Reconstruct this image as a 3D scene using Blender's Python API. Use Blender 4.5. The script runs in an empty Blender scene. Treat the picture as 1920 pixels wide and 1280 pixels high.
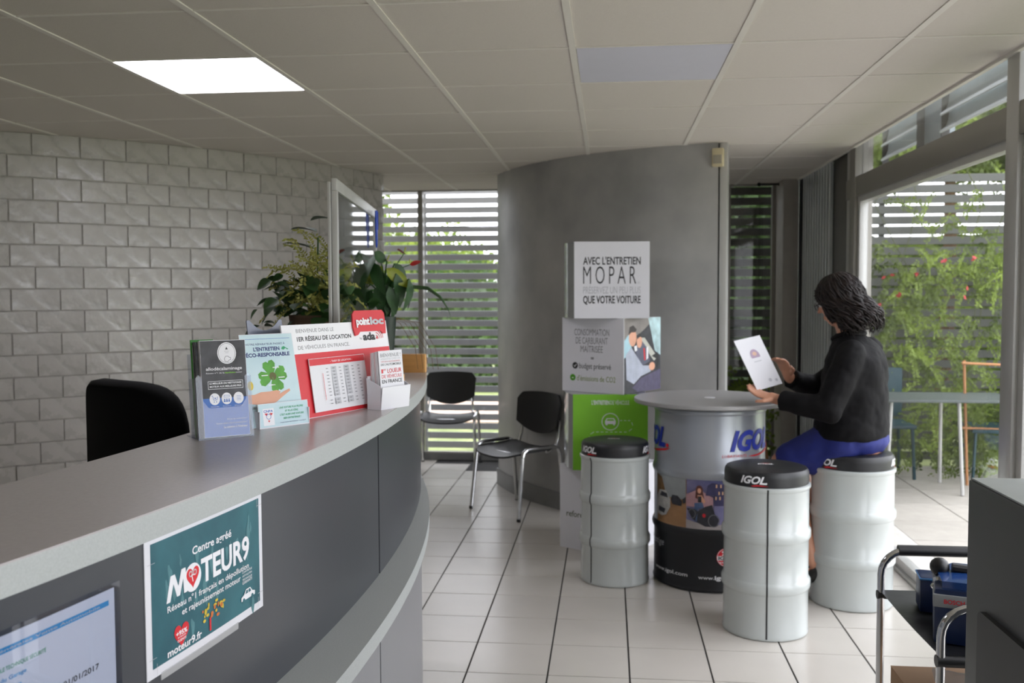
import bpy, bmesh, math, random
from math import sin, cos, pi, radians as R, sqrt, atan2
from mathutils import Vector, Matrix
from mathutils.geometry import tessellate_polygon
random.seed(7)
SC = bpy.context.scene
COL = SC.collection

# ------------------------------------------------------------------ camera, sky, exposure
F_PX, YAW, PITCH, ROLL, CAM_H = 1769.33, 0.102055, 0.0523086, -0.0035830, 1.5
fw = Vector((-sin(YAW)*cos(PITCH), cos(YAW)*cos(PITCH), -sin(PITCH)))
rt0 = Vector((cos(YAW), sin(YAW), 0)); up0 = rt0.cross(fw)
rt = cos(ROLL)*rt0 + sin(ROLL)*up0; up = -sin(ROLL)*rt0 + cos(ROLL)*up0
cam = bpy.data.cameras.new('camera'); camo = bpy.data.objects.new('camera', cam); COL.objects.link(camo)
m4 = Matrix((rt, up, -fw)).transposed().to_4x4(); m4.translation = (0, 0, CAM_H); camo.matrix_world = m4
cam.sensor_width = 36; cam.lens = F_PX/1920*36; cam.clip_start = .02; cam.clip_end = 200
cam.dof.use_dof = True; cam.dof.focus_distance = 2.0; cam.dof.aperture_fstop = 6.3
SC.camera = camo
W = bpy.data.worlds.new('sky'); SC.world = W; W.use_nodes = True
wn = W.node_tree.nodes; bg = wn['Background']
# overcast sky: bright cloud, a little cooler than neutral, a touch brighter overhead
tc = wn.new('ShaderNodeTexCoord'); sx = wn.new('ShaderNodeSeparateXYZ'); rp = wn.new('ShaderNodeValToRGB')
W.node_tree.links.new(tc.outputs['Generated'], sx.inputs[0]); W.node_tree.links.new(sx.outputs['Z'], rp.inputs[0])
rp.color_ramp.elements[0].color = (.85, .87, .90, 1); rp.color_ramp.elements[1].color = (.98, .99, 1.05, 1)
W.node_tree.links.new(rp.outputs[0], bg.inputs['Color']); bg.inputs['Strength'].default_value = 3.6
SC.view_settings.view_transform = 'Standard'; SC.view_settings.look = 'None'
SC.view_settings.gamma = 1; SC.view_settings.use_curve_mapping = False; SC.view_settings.exposure = 0.72
SC.cycles.use_denoising = True
SC.cycles.max_bounces = 10; SC.cycles.diffuse_bounces = 6; SC.cycles.transparent_max_bounces = 16
SC.cycles.sample_clamp_indirect = 6

def portal(loc, rot, sx_, sy_):
    l = bpy.data.lights.new('sky_portal', 'AREA'); l.shape = 'RECTANGLE'; l.size = sx_; l.size_y = sy_; l.cycles.is_portal = True
    o = bpy.data.objects.new('sky_portal', l); COL.objects.link(o); o.location = loc; o.rotation_euler = rot
portal((1.68, 2.0, 1.35), (0, R(90), 0), 2.7, 9.6)
portal((-1.6, 8.45, 1.2), (R(-90), 0, 0), 2.0, 2.4)

# ------------------------------------------------------------------ materials
def lin(h):
    h = h.lstrip('#'); v = [int(h[i:i+2], 16)/255 for i in (0, 2, 4)]
    return tuple(c/12.92 if c <= .04045 else ((c+.055)/1.055)**2.4 for c in v)
MATS = {}
def mat(name, hexc, rough=.5, metal=0, var=.05, scale=12, bump=0, bscale=60, spec=.5, rnd=0, rvar=0, coat=0, stretch=None, hex2=None, trans=0, emit=0, subs=0):
    if name in MATS: return MATS[name]
    m = bpy.data.materials.new(name); m.use_nodes = True; nt = m.node_tree; N = nt.nodes; L = nt.links
    b = N['Principled BSDF']; c = lin(hexc) if isinstance(hexc, str) else hexc
    t = N.new('ShaderNodeTexCoord'); mp = N.new('ShaderNodeMapping'); L.new(t.outputs['Object'], mp.inputs[0])
    if stretch: mp.inputs['Scale'].default_value = stretch
    n = N.new('ShaderNodeTexNoise'); n.inputs['Scale'].default_value = scale; n.inputs['Detail'].default_value = 4; L.new(mp.outputs[0], n.inputs['Vector'])
    r = N.new('ShaderNodeValToRGB'); r.color_ramp.elements[0].position = .3; r.color_ramp.elements[1].position = .7
    c2 = lin(hex2) if hex2 else None
    r.color_ramp.elements[0].color = (*[x*(1-var) for x in c], 1); r.color_ramp.elements[1].color = (*(c2 or [min(1, x*(1+var)) for x in c]), 1)
    L.new(n.outputs['Fac'], r.inputs[0]); out = r.outputs[0]
    if rnd:
        oi = N.new('ShaderNodeObjectInfo'); mr = N.new('ShaderNodeMapRange'); mr.inputs[3].default_value = 1-rnd; mr.inputs[4].default_value = 1+rnd*.6
        L.new(oi.outputs['Random'], mr.inputs[0]); vm = N.new('ShaderNodeVectorMath'); vm.operation = 'SCALE'
        L.new(out, vm.inputs[0]); L.new(mr.outputs[0], vm.inputs['Scale']); out = vm.outputs[0]
    L.new(out, b.inputs['Base Color'])
    b.inputs['Metallic'].default_value = metal; b.inputs['Roughness'].default_value = rough
    b.inputs['Specular IOR Level'].default_value = spec; b.inputs['Coat Weight'].default_value = coat; b.inputs['Coat Roughness'].default_value = .12
    if trans: b.inputs['Transmission Weight'].default_value = trans
    if subs: b.inputs['Subsurface Weight'].default_value = subs; b.inputs['Subsurface Radius'].default_value = (.02, .008, .004)
    if rvar:
        n2 = N.new('ShaderNodeTexNoise'); n2.inputs['Scale'].default_value = scale*1.3; n2.inputs['Detail'].default_value = 5; L.new(mp.outputs[0], n2.inputs['Vector'])
        m2 = N.new('ShaderNodeMapRange'); m2.inputs[1].default_value = .35; m2.inputs[2].default_value = .65; m2.inputs[3].default_value = rough-rvar; m2.inputs[4].default_value = rough+rvar
        L.new(n2.outputs['Fac'], m2.inputs[0]); L.new(m2.outputs[0], b.inputs['Roughness'])
    if bump:
        n3 = N.new('ShaderNodeTexNoise'); n3.inputs['Scale'].default_value = bscale; n3.inputs['Detail'].default_value = 3; L.new(mp.outputs[0], n3.inputs['Vector'])
        bp = N.new('ShaderNodeBump'); bp.inputs['Strength'].default_value = bump; bp.inputs['Distance'].default_value = .01
        L.new(n3.outputs['Fac'], bp.inputs['Height']); L.new(bp.outputs[0], b.inputs['Normal'])
    if emit: b.inputs['Emission Color'].default_value = (*c, 1); b.inputs['Emission Strength'].default_value = emit
    MATS[name] = m; return m
def glass_mat(name, tint=(1, 1, 1), ior=1.45, rough=0.0, dirt=0):
    m = bpy.data.materials.new(name); m.use_nodes = True; nt = m.node_tree; N = nt.nodes; L = nt.links
    N.remove(N['Principled BSDF']); o = N['Material Output']
    tr = N.new('ShaderNodeBsdfTransparent'); tr.inputs[0].default_value = (*tint, 1)
    gl = N.new('ShaderNodeBsdfGlossy'); gl.inputs['Roughness'].default_value = rough
    lw = N.new('ShaderNodeLayerWeight'); lw.inputs[0].default_value = .5   # facing = 1-|cos|, the same from both sides
    pw_ = N.new('ShaderNodeMath'); pw_.operation = 'POWER'; pw_.inputs[1].default_value = 5; L.new(lw.outputs['Facing'], pw_.inputs[0])
    r0 = ((ior-1)/(ior+1))**2; fr = N.new('ShaderNodeMath'); fr.operation = 'MULTIPLY_ADD'; fr.inputs[1].default_value = 1-r0; fr.inputs[2].default_value = r0; L.new(pw_.outputs[0], fr.inputs[0])
    mx = N.new('ShaderNodeMixShader'); L.new(fr.outputs[0], mx.inputs[0]); L.new(tr.outputs[0], mx.inputs[1]); L.new(gl.outputs[0], mx.inputs[2])
    if dirt:
        df = N.new('ShaderNodeBsdfDiffuse'); df.inputs[0].default_value = (.8, .8, .8, 1); m3 = N.new('ShaderNodeMixShader'); m3.inputs[0].default_value = dirt
        L.new(mx.outputs[0], m3.inputs[1]); L.new(df.outputs[0], m3.inputs[2]); mx = m3
    L.new(mx.outputs[0], o.inputs['Surface']); MATS[name] = m; return m

M_brick = mat('painted_block', '#b3afa9', .30, var=.05, scale=11, bump=.45, bscale=13, rnd=.05, rvar=.13, spec=.7)
M_mortar = mat('painted_mortar', '#b0aca6', .6, var=.05, bump=.3)
M_conc = mat('waxed_concrete_paint', '#9b9b9a', .36, var=.12, scale=2.2, bump=.08, bscale=6, rvar=.06, hex2='#b3b2af')
M_skirt = mat('grey_skirting', '#7b7b7a', .4)
M_ceil = mat('ceiling_tile_white', '#d9d3cb', .95, var=.015, scale=90, bump=.1, bscale=220, rnd=.012, spec=.2)
M_rail = mat('ceiling_rail_white', '#e6e2da', .5, var=.01)
M_plaster = mat('plaster_white', '#cfccc6', .8, var=.02)
M_tile = mat('beige_floor_tile', '#c8c3bb', .24, var=.02, scale=5, rnd=.025, spec=.5)
M_grout = mat('dark_grout', '#2b2a29', .9)
M_alu = mat('aluminium_frame', '#8d8a83', .38, metal=.35, var=.03, scale=4)
M_alul = mat('light_aluminium', '#b9b9b6', .35, metal=.3, var=.02)
M_dark = mat('dark_gasket', '#17181b', .6)
M_slat = mat('grey_louvre', '#acadb0', .45, metal=0, var=.04, scale=3)
M_slatd = mat('shaded_louvre', '#4b4d48', .55, var=.18, scale=3)  # backlit, overgrown slats: their shade is put into this darker colour
M_glass = glass_mat('window_glass', (.96, .96, .97), 1.45)
M_acr = glass_mat('clear_acrylic', (.86, .88, .92), 1.5, .02)
M_screen = glass_mat('screen_plastic', (.82, .84, .82), 1.5, .03)
M_bag = glass_mat('thin_plastic_bag', (.8, .8, .82), 1.5, .25, .35)
M_blk = mat('black_plastic', '#0b0b0c', .42, var=.1, spec=.5, bump=.06, bscale=300)
M_fab = mat('black_fabric', '#070708', .85, var=.2, scale=200, spec=.2)
M_chr = mat('chrome', '#c6c7c9', .12, metal=1, var=.02)
M_cnt = mat('counter_laminate', '#b3adae', .27, var=.03, scale=120, bump=.03, bscale=300)
M_edge = mat('counter_edge_band', '#a9adac', .5, var=.06, scale=300)
M_body = mat('counter_dark_panel', '#43454a', .28, var=.03, scale=2)
M_bodl = mat('counter_lower_panel', '#85868a', .3, var=.03, scale=2)
M_wood = mat('light_oak', '#b07d41', .5, var=.15, scale=6, stretch=(1, 1, 10))
M_paper = mat('white_paper', '#dfdfe4', .55, var=.01)
M_drumg = mat('grey_drum_paint', '#b7bcba', .22, var=.015, spec=.5, coat=.3)
M_drums = mat('silver_drum_wrap', '#9fa3aa', .28, metal=.35, var=.03, scale=5)
M_cush = mat('black_vinyl', '#1b1c1f', .42, var=.06, bump=.1, bscale=250)
M_ttop = mat('grey_table_laminate', '#9b9a9a', .35, var=.02)
M_card = mat('white_card_gloss', '#dcdce2', .3, var=.01)
M_cardg = mat('glossy_silver_card', '#a9acae', .12, metal=.6, var=.03)
def ink(name, h, rough=.5, var=.03, **k): return mat('ink_'+name, h, rough, var=var, **k)
I_blk = ink('black', '#17181c'); I_gry = ink('grey', '#6d6e72'); I_lgr = ink('light_grey', '#b9bac0'); I_wht = ink('white', '#e8e8ec')
I_red = ink('red', '#d0202c'); I_blu = ink('royal_blue', '#1b2f9e'); I_grn = ink('green', '#7cc02a'); I_teal = ink('teal', '#1d5563', var=.18, scale=9, hex2='#2f6a74')
I_nav = ink('navy', '#1f2d6b'); I_sky = ink('sky_blue', '#3d6cb8'); I_pale = ink('pale_blue', '#b9d5df', var=.06, scale=8, hex2='#cfe3e8'); I_dg = ink('forest_green', '#2f9a68')
I_char = ink('charcoal_photo', '#2c2c2f', var=.5, scale=25, hex2='#4a4a4e'); I_leafg = ink('clover', '#4f9a2c', var=.2, scale=40); I_skin = ink('printed_skin', '#d9a084', var=.06)
I_cyan = ink('cyan', '#2d93c9'); I_yel = ink('yellow', '#c9b23a', var=.2, scale=60); I_sand = ink('sand', '#9a7450', var=.12, scale=20); I_org = ink('orange', '#c96f33', var=.15, scale=14)
I_dusk = ink('dusk', '#5b5f94', var=.2, scale=9, hex2='#8b86a8'); I_pale2 = ink('dust', '#8b8f90', var=.12, scale=14)
I_mist = ink('faded_smoke', '#4d7d84', var=.15, scale=30); I_oliv = ink('pale_green', '#8ea05a'); I_dkp = ink('photo_dark', '#2b2b33', var=.35, scale=30)

# ------------------------------------------------------------------ object helpers
def link(name, me, parent=None):
    o = bpy.data.objects.new(name, me); COL.objects.link(o)
    if parent: o.parent = parent
    return o
def tag(o, label=None, cat=None, group=None, kind=None):
    if label: o['label'] = label
    if cat: o['category'] = cat
    if group: o['group'] = group
    if kind: o['kind'] = kind
    return o
def thing(name, label, cat, loc=(0, 0, 0), rz=0, group=None):
    o = bpy.data.objects.new(name, None); COL.objects.link(o); o.location = loc; o.rotation_euler = (0, 0, rz); o.empty_display_size = .1
    return tag(o, label, cat, group)
def copy_tree(o, parent=None):
    c = o.copy(); COL.objects.link(c)
    if parent: c.parent = parent
    for ch in list(o.children): copy_tree(ch, c)
    return c
class MB:
    def __init__(s): s.v = []; s.f = []; s.m = []
    def add(s, vs, fs, mi=0):
        o = len(s.v); s.v += [tuple(v) for v in vs]; s.f += [tuple(i+o for i in f) for f in fs]; s.m += [mi]*len(fs); return s
    def box(s, x0, x1, y0, y1, z0, z1, mi=0, M=None, b=0):
        if b: return s.bbox(x0, x1, y0, y1, z0, z1, mi, M, b)
        vs = [Vector((x, y, z)) for z in (z0, z1) for y in (y0, y1) for x in (x0, x1)]
        if M: vs = [M @ v for v in vs]
        return s.add(vs, [(0, 2, 3, 1), (4, 5, 7, 6), (0, 1, 5, 4), (2, 6, 7, 3), (0, 4, 6, 2), (1, 3, 7, 5)], mi)
    def bbox(s, x0, x1, y0, y1, z0, z1, mi, M, b):
        bm = bmesh.new(); bmesh.ops.create_cube(bm, size=1)
        for v in bm.verts: v.co = Vector(((x0+x1)/2+v.co.x*(x1-x0), (y0+y1)/2+v.co.y*(y1-y0), (z0+z1)/2+v.co.z*(z1-z0)))
        bmesh.ops.bevel(bm, geom=bm.edges[:], offset=b, segments=2, affect='EDGES', profile=.6)
        bm.verts.index_update(); vs = [M @ v.co if M else v.co.copy() for v in bm.verts]; fs = [tuple(v.index for v in f.verts) for f in bm.faces]; bm.free()
        return s.add(vs, fs, mi)
    def tube(s, pts, r, n=8, mi=0, closed=False, caps=True):
        pts = [Vector(p) for p in pts]; k = len(pts); rr = r if isinstance(r, (list, tuple)) else [r]*k
        vs = []; fs = []; a = None
        for i, p in enumerate(pts):
            if closed: d = (pts[(i+1) % k]-pts[i-1])
            else: d = pts[min(i+1, k-1)]-pts[max(i-1, 0)]
            d.normalize()
            if a is None: a = d.orthogonal().normalized()
            a = (a-d*a.dot(d)).normalized(); b = d.cross(a)
            for j in range(n): t = 2*pi*j/n; vs.append(p+(a*cos(t)+b*sin(t))*rr[i])
        for i in range(k if closed else k-1):
            i2 = (i+1) % k
            for j in range(n): fs.append((i*n+j, i*n+(j+1) % n, i2*n+(j+1) % n, i2*n+j))
        if caps and not closed: fs += [tuple(range(n-1, -1, -1)), tuple((k-1)*n+j for j in range(n))]
        return s.add(vs, fs, mi)
    def lathe(s, prof, n=32, c=(0, 0), mi=0, capb=True, capt=True):
        vs = [(c[0]+r*cos(2*pi*j/n), c[1]+r*sin(2*pi*j/n), z) for r, z in prof for j in range(n)]
        fs = [(i*n+j, i*n+(j+1) % n, (i+1)*n+(j+1) % n, (i+1)*n+j) for i in range(len(prof)-1) for j in range(n)]
        if capb: fs.append(tuple(range(n-1, -1, -1)))
        if capt: fs.append(tuple((len(prof)-1)*n+j for j in range(n)))
        return s.add(vs, fs, mi)
    def prism(s, poly, z0, z1, mi=0, M=None):   # poly in xy
        n = len(poly); vs = [Vector((x, y, z0)) for x, y in poly]+[Vector((x, y, z1)) for x, y in poly]
        if M: vs = [M @ v for v in vs]
        tr = tessellate_polygon([[Vector((x, y, 0)) for x, y in poly]])
        ar = sum(poly[i][0]*poly[(i+1) % n][1]-poly[(i+1) % n][0]*poly[i][1] for i in range(n))
        fs = []
        for t in tr:
            a, b, c = t; k = (poly[b][0]-poly[a][0])*(poly[c][1]-poly[a][1])-(poly[c][0]-poly[a][0])*(poly[b][1]-poly[a][1])
            if k < 0: a, c = c, a
            fs += [(a+n, b+n, c+n), (c, b, a)]
        for i in range(n):
            j = (i+1) % n; fs.append((i, j, j+n, i+n) if ar > 0 else (j, i, i+n, j+n))
        return s.add(vs, fs, mi)
    def arc(s, c, r0, r1, a0, a1, z0, z1, n=40, mi=0):
        vs = []
        for i in range(n+1):
            a = R(a0+(a1-a0)*i/n)
            for r, z in ((r0, z0), (r1, z0), (r1, z1), (r0, z1)): vs.append((c[0]+r*cos(a), c[1]+r*sin(a), z))
        fs = []
        for i in range(n):
            for j in range(4): fs.append((i*4+j, i*4+(j+1) % 4, (i+1)*4+(j+1) % 4, (i+1)*4+j))
        fs += [(3, 2, 1, 0), (n*4, n*4+1, n*4+2, n*4+3)]
        return s.add(vs, [tuple(reversed(f)) for f in fs], mi)
    def loft(s, rings, n=20, mi=0):   # rings: (center, axisA vec, axisB vec)
        vs = []
        for c, A, B in rings:
            c = Vector(c); A = Vector(A); B = Vector(B)
            for j in range(n): t = 2*pi*j/n; vs.append(c+A*cos(t)+B*sin(t))
        k = len(rings)
        fs = [(i*n+j, i*n+(j+1) % n, (i+1)*n+(j+1) % n, (i+1)*n+j) for i in range(k-1) for j in range(n)]
        fs += [tuple(range(n-1, -1, -1)), tuple((k-1)*n+j for j in range(n))]
        return s.add(vs, fs, mi)
    def ball(s, c, r, n=12, mi=0, M=None):
        if not isinstance(r, (tuple, list)): r = (r, r, r)
        vs = []; h = n//2
        for i in range(1, h):
            for j in range(n): vs.append(Vector((r[0]*sin(pi*i/h)*cos(2*pi*j/n), r[1]*sin(pi*i/h)*sin(2*pi*j/n), r[2]*cos(pi*i/h))))
        vs += [Vector((0, 0, r[2])), Vector((0, 0, -r[2]))]; t = len(vs)-2
        fs = [(i*n+j, (i+1)*n+j, (i+1)*n+(j+1) % n, i*n+(j+1) % n) for i in range(h-2) for j in range(n)]
        fs += [(t, j, (j+1) % n) for j in range(n)]+[(t+1, (h-2)*n+(j+1) % n, (h-2)*n+j) for j in range(n)]
        vs = [Vector(c)+(M @ v if M else v) for v in vs]
        return s.add(vs, fs, mi)
    def mesh(s, name, mats, smooth=35, fix=True):
        me = bpy.data.meshes.new(name); me.from_pydata(s.v, [], s.f)
        for m in (mats if isinstance(mats, (list, tuple)) else [mats]): me.materials.append(m)
        if len(me.materials) > 1: me.polygons.foreach_set('material_index', s.m)
        if fix:
            bm = bmesh.new(); bm.from_mesh(me); bmesh.ops.recalc_face_normals(bm, faces=bm.faces[:]); bm.to_mesh(me); bm.free()
        if smooth: me.shade_smooth(); me.set_sharp_from_angle(angle=R(smooth))
        me.update(); return me
    def build(s, name, mats, parent=None, smooth=35, fix=True): return link(name, s.mesh(name, mats, smooth, fix), parent)
def struct(name, mb, m, **k): return tag(mb.build(name, m, **k), kind='structure')
def rot(axis, a, o=(0, 0, 0)): o = Vector(o); return Matrix.Translation(o) @ Matrix.Rotation(a, 4, axis) @ Matrix.Translation(-o)

# printed artwork: flat shapes and lettering on a card or wrapped round a cylinder
def text_tris(body, bold=0, shear=0, space=1.0):
    cu = bpy.data.curves.new('lettering', 'FONT'); cu.body = body; cu.size = 1; cu.offset = bold; cu.shear = shear; cu.space_character = space
    cu.resolution_u = 3; cu.align_x = 'LEFT'
    o = bpy.data.objects.new('lettering', cu); COL.objects.link(o)
    me = bpy.data.meshes.new_from_object(o)
    vs = [(v.co.x, v.co.y) for v in me.vertices]; fs = [tuple(p.vertices) for p in me.polygons]
    bpy.data.objects.remove(o); bpy.data.curves.remove(cu); bpy.data.meshes.remove(me)
    return vs, fs
CAPH = .729
_v, _f = text_tris('H'); CAPH = max(y for x, y in _v)-min(y for x, y in _v)
class Print:
    def __init__(s): s.mb = MB(); s.mats = []; s.lay = 0
    def mi(s, m):
        if m not in s.mats: s.mats.append(m)
        return s.mats.index(m)
    def poly(s, m, pts):
        s.lay += 1; tr = tessellate_polygon([[Vector((x, y, 0)) for x, y in pts]])
        s.mb.add([(x, s.lay, y) for x, y in pts], [tuple(t) for t in tr], s.mi(m)); return s
    def rect(s, m, x0, x1, z0, z1): return s.poly(m, [(x0, z0), (x1, z0), (x1, z1), (x0, z1)])
    def oval(s, m, cx, cz, rx, rz, n=24): return s.poly(m, [(cx+rx*cos(2*pi*i/n), cz+rz*sin(2*pi*i/n)) for i in range(n)])
    def line(s, m, pts, w, closed=False):
        s.lay += 1; P = [Vector(p) for p in pts]; n = len(P)
        for i in range(n if closed else n-1):
            a = P[i]; b = P[(i+1) % n]; d = b-a
            if d.length < 1e-9: continue
            q = Vector((-d.y, d.x)).normalized()*w/2; e = d.normalized()*w*.4
            s.mb.add([(p.x, s.lay, p.y) for p in (a-e+q, a-e-q, b+e-q, b+e+q)], [(0, 1, 2, 3)], s.mi(m))
        return s
    def ring(s, m, cx, cz, rx, rz, w, a0=0, a1=360, n=28): return s.line(m, [(cx+rx*cos(R(a0+(a1-a0)*i/n)), cz+rz*sin(R(a0+(a1-a0)*i/n))) for i in range(n+1)], w)
    def heart(s, m, cx, cz, r):
        return s.poly(m, [(cx+r*.95*sin(t)**3, cz+r*(.81*cos(t)-.32*cos(2*t)-.13*cos(3*t)-.06*cos(4*t))) for t in [2*pi*i/28 for i in range(28)]])
    def text(s, m, body, x0, x1, z, h, bold=0, shear=0, space=1.0):   # x0..x1 width fitted, z baseline, h capital height; x1 None = natural width
        vs, fs = text_tris(body, bold, shear, space); s.lay += 1
        a = min(v[0] for v in vs); b = max(v[0] for v in vs); kz = h/CAPH; kx = kz if x1 is None else (x1-x0)/(b-a)
        s.mb.add([(x0+(v[0]-a)*kx, s.lay, z+v[1]*kz) for v in vs], fs, s.mi(m)); return s
    def build(s, name, parent, fmap=None, cut=0, eps=.00025, base=.0004, loc=None):
        me = bpy.data.meshes.new(name); me.from_pydata(s.mb.v, [], s.mb.f)
        for m in s.mats: me.materials.append(m)
        me.polygons.foreach_set('material_index', s.mb.m)
        if cut:
            bm = bmesh.new(); bm.from_mesh(me); xs = [v[0] for v in s.mb.v]; x = min(xs)+cut
            while x < max(xs):
                bmesh.ops.bisect_plane(bm, geom=bm.verts[:]+bm.edges[:]+bm.faces[:], plane_co=(x, 0, 0), plane_no=(1, 0, 0)); x += cut
            bm.to_mesh(me); bm.free()
        for v in me.vertices:
            u, l, w = v.co; l = base+l*eps; v.co = fmap(u, l, w) if fmap else (u, -l, w)
        me.update(); o = link(name, me, parent)
        if loc: o.location = loc
        return o
def cylmap(c, rad, a0, outward_right=1):   # a0 degrees, standard angle; u runs counter-clockwise
    return lambda u, l, w: (c[0]+(rad+l)*cos(R(a0)+u/rad), c[1]+(rad+l)*sin(R(a0)+u/rad), w)
def leaf_mesh(name, L_, Wd, m, fold=.25, droop=.3, heart=0, n=6):
    mb = MB(); vs = []
    for i in range(n+1):
        t = i/n; w = Wd/2*(sin(pi*min(1, t**(.75-.25*heart)))**.8 if 0 < t < 1 else 0.02); y = L_*t-(heart*.12*L_ if False else 0)
        z = -droop*L_*t*t
        vs += [(-w, y, z+fold*w), (0, y, z), (w, y, z+fold*w)]
    fs = []
    for i in range(n): a = i*3; fs += [(a, a+1, a+4, a+3), (a+1, a+2, a+5, a+4)]
    mb.add(vs, fs); return mb.mesh(name, m, 80, fix=False)

# ------------------------------------------------------------------ the room shell
TW, FX, FY = .3206156, -.877342, 3.622674
fl = struct('floor', MB().box(-4.8, 1.60, -3.2, 8.5, -.2, -.004), M_grout, smooth=0)
tm = MB().box(-TW/2+.0035, TW/2-.0035, -TW/2+.0025, TW/2-.0025, -.01, 0, b=.001).mesh('floor_tile', M_tile, 15)
kx0 = -13; hid = MB()
for i in range(-12, 8):
    for j in range(-22, 16):
        x = FX+(i+.5)*TW; y = FY+(j+.5)*TW
        if x < -4.7 or x > 1.5 or y > 8.4: continue
        if y > 2.9 and x > -.95 - max(0, (y-4.6)*.27) and not (y < 3.2 and x < -.4):
            if y > 6.7 and (x+.1) > -.35+(7.3-y): continue
            o = link('floor_tile', tm, fl); o.location = (x, y, 0)
        else: hid.box(x-TW/2+.003, x+TW/2-.003, y-TW/2+.003, y+TW/2-.003, -.01, 0)
for j in range(-3, 14):
    y = FY+(j+.5)*TW; MB().box(FX+7*TW+.0035, 1.533, y-TW/2+.0025, y+TW/2-.0025, -.01, 0, b=.001).build('floor_tile', M_tile, fl, 15)
tag(hid.build('floor_tile', M_tile, fl, smooth=0), kind='stuff')
ce = struct('ceiling', MB().box(-4.8, 1.52, -3.2, 8.5, 2.425, 2.65), M_plaster, smooth=0)
cm = MB().box(-.291, .291, -.291, .291, 2.403, 2.43, b=.004).mesh('ceiling_tile', M_ceil, 15)
for i in range(-5, 5):
    for j in range(-11, 8):
        x0 = -1.335+.6*i; y0 = 3.55+.6*j
        if j == 0 and i in (-1, 2): continue
        x1 = min(x0+.6, 1.52)
        if x0 > 1.5 or x0 < -4.6: continue
        if x1-x0 > .59:
            o = link('ceiling_tile', cm, ce); o.location = (x0+.3, y0+.3, 0)
        else:
            MB().box(x0+.009, x1-.001, y0+.009, y0+.591, 2.403, 2.43, b=.003).build('ceiling_tile', M_ceil, ce, 15)
for i in range(-5, 6):
    x = -1.335+.6*i
    if x < 1.5: MB().box(x-.012, x+.012, -3.2, 8.4, 2.399, 2.426).build('ceiling_rail', M_rail, ce, smooth=0)
for j in range(-11, 9):
    y = 3.55+.6*j
    MB().box(-4.6, 1.52, y-.005, y+.005, 2.4005, 2.42).build('ceiling_rail', M_rail, ce, smooth=0)
struct('trim_1', MB().box(1.515, 1.535, -3.2, 7.87, 2.392, 2.66), M_rail, smooth=0)
# roof over the ceiling, unseen, keeps the sky out
struct('roof', MB().box(-5, 1.62, -3.4, 8.6, 2.66, 2.85), M_plaster, smooth=0)

# curved block wall
BC, BR = (-5.525, 8.271), 3.948
wl = struct('wall_left', MB().arc(BC, BR-.20, BR-.006, -80, -16.0, 0, 2.425, 60), M_mortar)
AST = 3.633
bk = MB().box(-.012, .008, -.1222, .1222, -.0594, .0594, b=.0025).mesh('block', M_brick, 15)
hidb = MB()
for r_ in range(0, 19):
    zc = 2.277+.0625-.125*r_
    if zc < .06: break
    off = 0 if r_ % 2 == 0 else -AST/2
    k = 0
    while True:
        a0 = -14.0-AST*(k+1)+off+.0 - (54.503-14.0-AST*11) ; k += 1
        a1 = a0+AST
        if a0 < -63: break
        if a1 > -15.95:
            if a0 < -17: # cut block at the wall's end
                am = (a0-16.0)/2; hw = (-16.0-a0)/2*pi/180*BR-.004
                o = MB().box(-.012, .014, -hw, hw, -.0585, .0585, b=.004).build('block', M_brick, wl)
            else: continue
        else: am = (a0+a1)/2; o = None
        if a0 < -58.5 or zc < .5:
            if o is None:
                Mx = Matrix.Translation((BC[0]+(BR-.006)*cos(R(am)), BC[1]+(BR-.006)*sin(R(am)), zc)) @ Matrix.Rotation(R(am), 4, 'Z')
                hidb.box(-.012, .014, -.1215, .1215, -.0585, .0585, M=Mx); continue
        if o is None: o = link('block', bk, wl)
        o.location = (BC[0]+(BR-.006)*cos(R(am)), BC[1]+(BR-.006)*sin(R(am)), zc); o.rotation_euler = (0, 0, R(am))
tag(hidb.build('block', M_brick, wl, smooth=0), kind='stuff')
struct('wall_inner', MB().box(-2.75, -1.78, 7.16, 7.3, 0, 2.425).box(-2.75, -2.6, 7.16, 8.4, 0, 2.425), M_plaster, smooth=0)
struct('wall_far_left', MB().box(-4.95, -4.8, -3.2, 4.6, 0, 2.6), M_plaster, smooth=0)
struct('wall_near', MB().box(-4.95, 1.7, -3.35, -3.2, 0, 2.6), M_plaster, smooth=0)

# curved grey partition
PC, PR_ = (1.171, 7.962), 2.130
pw = struct('wall_center', MB().arc(PC, PR_-.09, PR_, 197.6, 256.2, 0, 2.403, 48), M_conc)
MB().arc(PC, PR_, PR_+.014, 197.6, 256.2, 0, .12, 48).build('baseboard', M_skirt, pw)
tx, ty = PC[0]+(PR_-.045)*cos(R(256.6)), PC[1]+(PR_-.045)*sin(R(256.6))
MB().box(-.022, .022, -.05, .05, 0, 2.402, b=.004, M=Matrix.Translation((tx+.018, ty+.0, 0)) @ Matrix.Rotation(R(256.6-90), 4, 'Z')).build('end_post', M_alul, pw)
# back wall with two windows, pier
struct('wall_back', MB().box(-2.75, -2.45, 8.3, 8.42, 0, 2.425).box(-.55, 1.0, 8.3, 8.42, 0, 2.425), M_plaster, smooth=0)
struct('wall_pier', MB().box(1.405, 1.53, 7.87, 8.42, 0, 2.425, b=.006), mat('pier_grey_beige', '#a7a39c', .5), smooth=35)

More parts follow.
